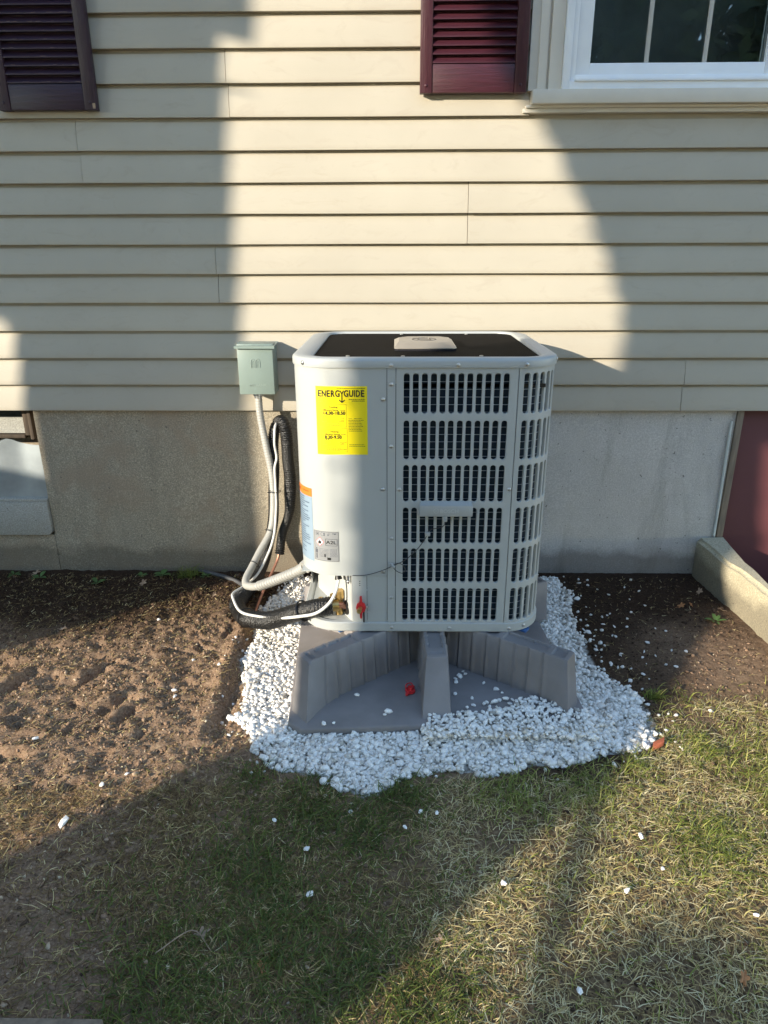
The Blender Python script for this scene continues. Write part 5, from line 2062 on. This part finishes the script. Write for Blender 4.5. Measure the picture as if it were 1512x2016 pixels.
tree = thing('shade_evergreen', 'unseen dark evergreen added behind the camera, outlined to shade the unit', 'tree', tuple(U * Q0 + Vp * 1.0))
x, y = jgrid(0, 5.0, -.1, 6.7, .030)
k_ = inpoly(x, y, SIL)
x, y = x[k_], y[k_]
dq = nr.uniform(-.12, .12, x.size)
P3 = np.array([yard(a, d, h) for a, d, h in zip(x, dq, y)]) - np.array(tree.location)
P3 = np.concatenate([P3, P3 + nr.normal(0, .012, P3.shape)])
leafcloud('shade_foliage', P3, nr.uniform(.014, .026, len(P3)), tree)['kind'] = 'stuff'
# solid inset core that stops sun leaking through the added foliage
cen = np.array([1.6, 3.6])
mbp = []
SILi = []
n = len(SIL)
for i in range(n):
    a, b_, c = SIL[i - 1], SIL[i], SIL[(i + 1) % n]
    t1, t2 = np.array(b_) - np.array(a), np.array(c) - np.array(b_)
    nn = np.array([-(t1 / np.linalg.norm(t1) + t2 / np.linalg.norm(t2))[1], (t1 / np.linalg.norm(t1) + t2 / np.linalg.norm(t2))[0]])
    nn /= np.linalg.norm(nn)
    q = np.array(b_) + nn * .012
    if not inpoly(np.array([q[0]]), np.array([q[1]]), SIL)[0]:
        q = np.array(b_) - nn * .012
    SILi.append(tuple(q))
vs_ = [yard(a, -.06, h) for a, h in SILi] + [yard(a, .06, h) for a, h in SILi]
fs_ = [tuple(range(n)), tuple(range(n, 2 * n))[::-1]] + [(i, n + i, n + (i + 1) % n, (i + 1) % n) for i in range(n)]
MB().add(vs_, fs_).build('shade_core', MT['bark'], tree, smooth=False)

# low leaf mass and bent rod, added to cast the lawn's shadow shapes
shade_hedge = thing('shade_hedge', 'unseen low leafy mass added behind the camera to shade the lawn', 'shade_hedge', tuple(U * Q0 + Vp * 2.5))
HS = [(1.60, -.1), (1.575, 1.16), (1.55, 1.27), (1.60, 1.315), (1.70, 1.345), (2.0, 1.34), (2.6, 1.30), (3.4, 1.22), (3.6, -.1)]
HS = lift(HS)
x, y = jgrid(1.5, 3.6, -.1, 1.65, .028)
k_ = inpoly(x, y, HS)
x, y = x[k_], y[k_]
P3 = np.array([yard(a, d, h) for a, d, h in zip(x, nr.uniform(-.1, .1, x.size), y)]) - np.array(shade_hedge.location)
P3 = np.concatenate([P3, P3 + nr.normal(0, .012, P3.shape)])
leafcloud('shade_foliage', P3, nr.uniform(.02, .036, len(P3)), shade_hedge)['kind'] = 'stuff'
HSi = [(a + (.02 if a < 2 else -.02), h - .02) for a, h in HS]
n = len(HS)
MB().add([yard(a, -.06, h) for a, h in HSi] + [yard(a, .06, h) for a, h in HSi], [tuple(range(n)), tuple(range(n, 2 * n))[::-1]] + [(i, n + i, n + (i + 1) % n, (i + 1) % n) for i in range(n)]).build('shade_core', MT['bark'], shade_hedge, smooth=False)
MB().tube([yard(1.27, 0, 1.60), yard(1.32, 0, 1.555), yard(1.36, 0, 1.525), yard(1.44, 0, 1.475), yard(1.53, 0, 1.42), yard(1.60, 0, 1.38)], .022, 6, .05).build('shade_twig', MT['bark'], shade_hedge)

# trees across the yard, mirrored in the window
for i, (tx, ty, th, tr) in enumerate(((-5.5, -15, 8.5, 3.0), (0.5, -17, 9.5, 3.6), (6.5, -15, 8.5, 3.4), (12.5, -16, 9, 3.6))):
    t = thing('shade_tree', 'tall leafy tree across the yard, ' + ('first', 'second', 'third', 'fourth')[i] + ' from the added shade house', 'tree', (tx, ty, 0), 'trees across the yard')
    o = MB().tube([(0, 0, -.1), (.1, .05, 2), (0, 0, th * .6)], lambda L_, a: .22 - .02 * L_, 10, .3).build('trunk', MT['bark'], None)
    o.parent = t
    n = 9000
    cc = nr.normal(0, 1, (26, 3)) * np.array([tr * .5, tr * .5, th * .17]) + np.array([0, 0, th * .58])
    idx = nr.integers(0, 26, n)
    Pq = cc[idx] + nr.normal(0, 1, (n, 3)) * tr * .22
    Pq[:, 2] = np.maximum(Pq[:, 2], .6)
    leafcloud('crown', Pq, nr.uniform(.16, .30, n), t)['kind'] = 'stuff'
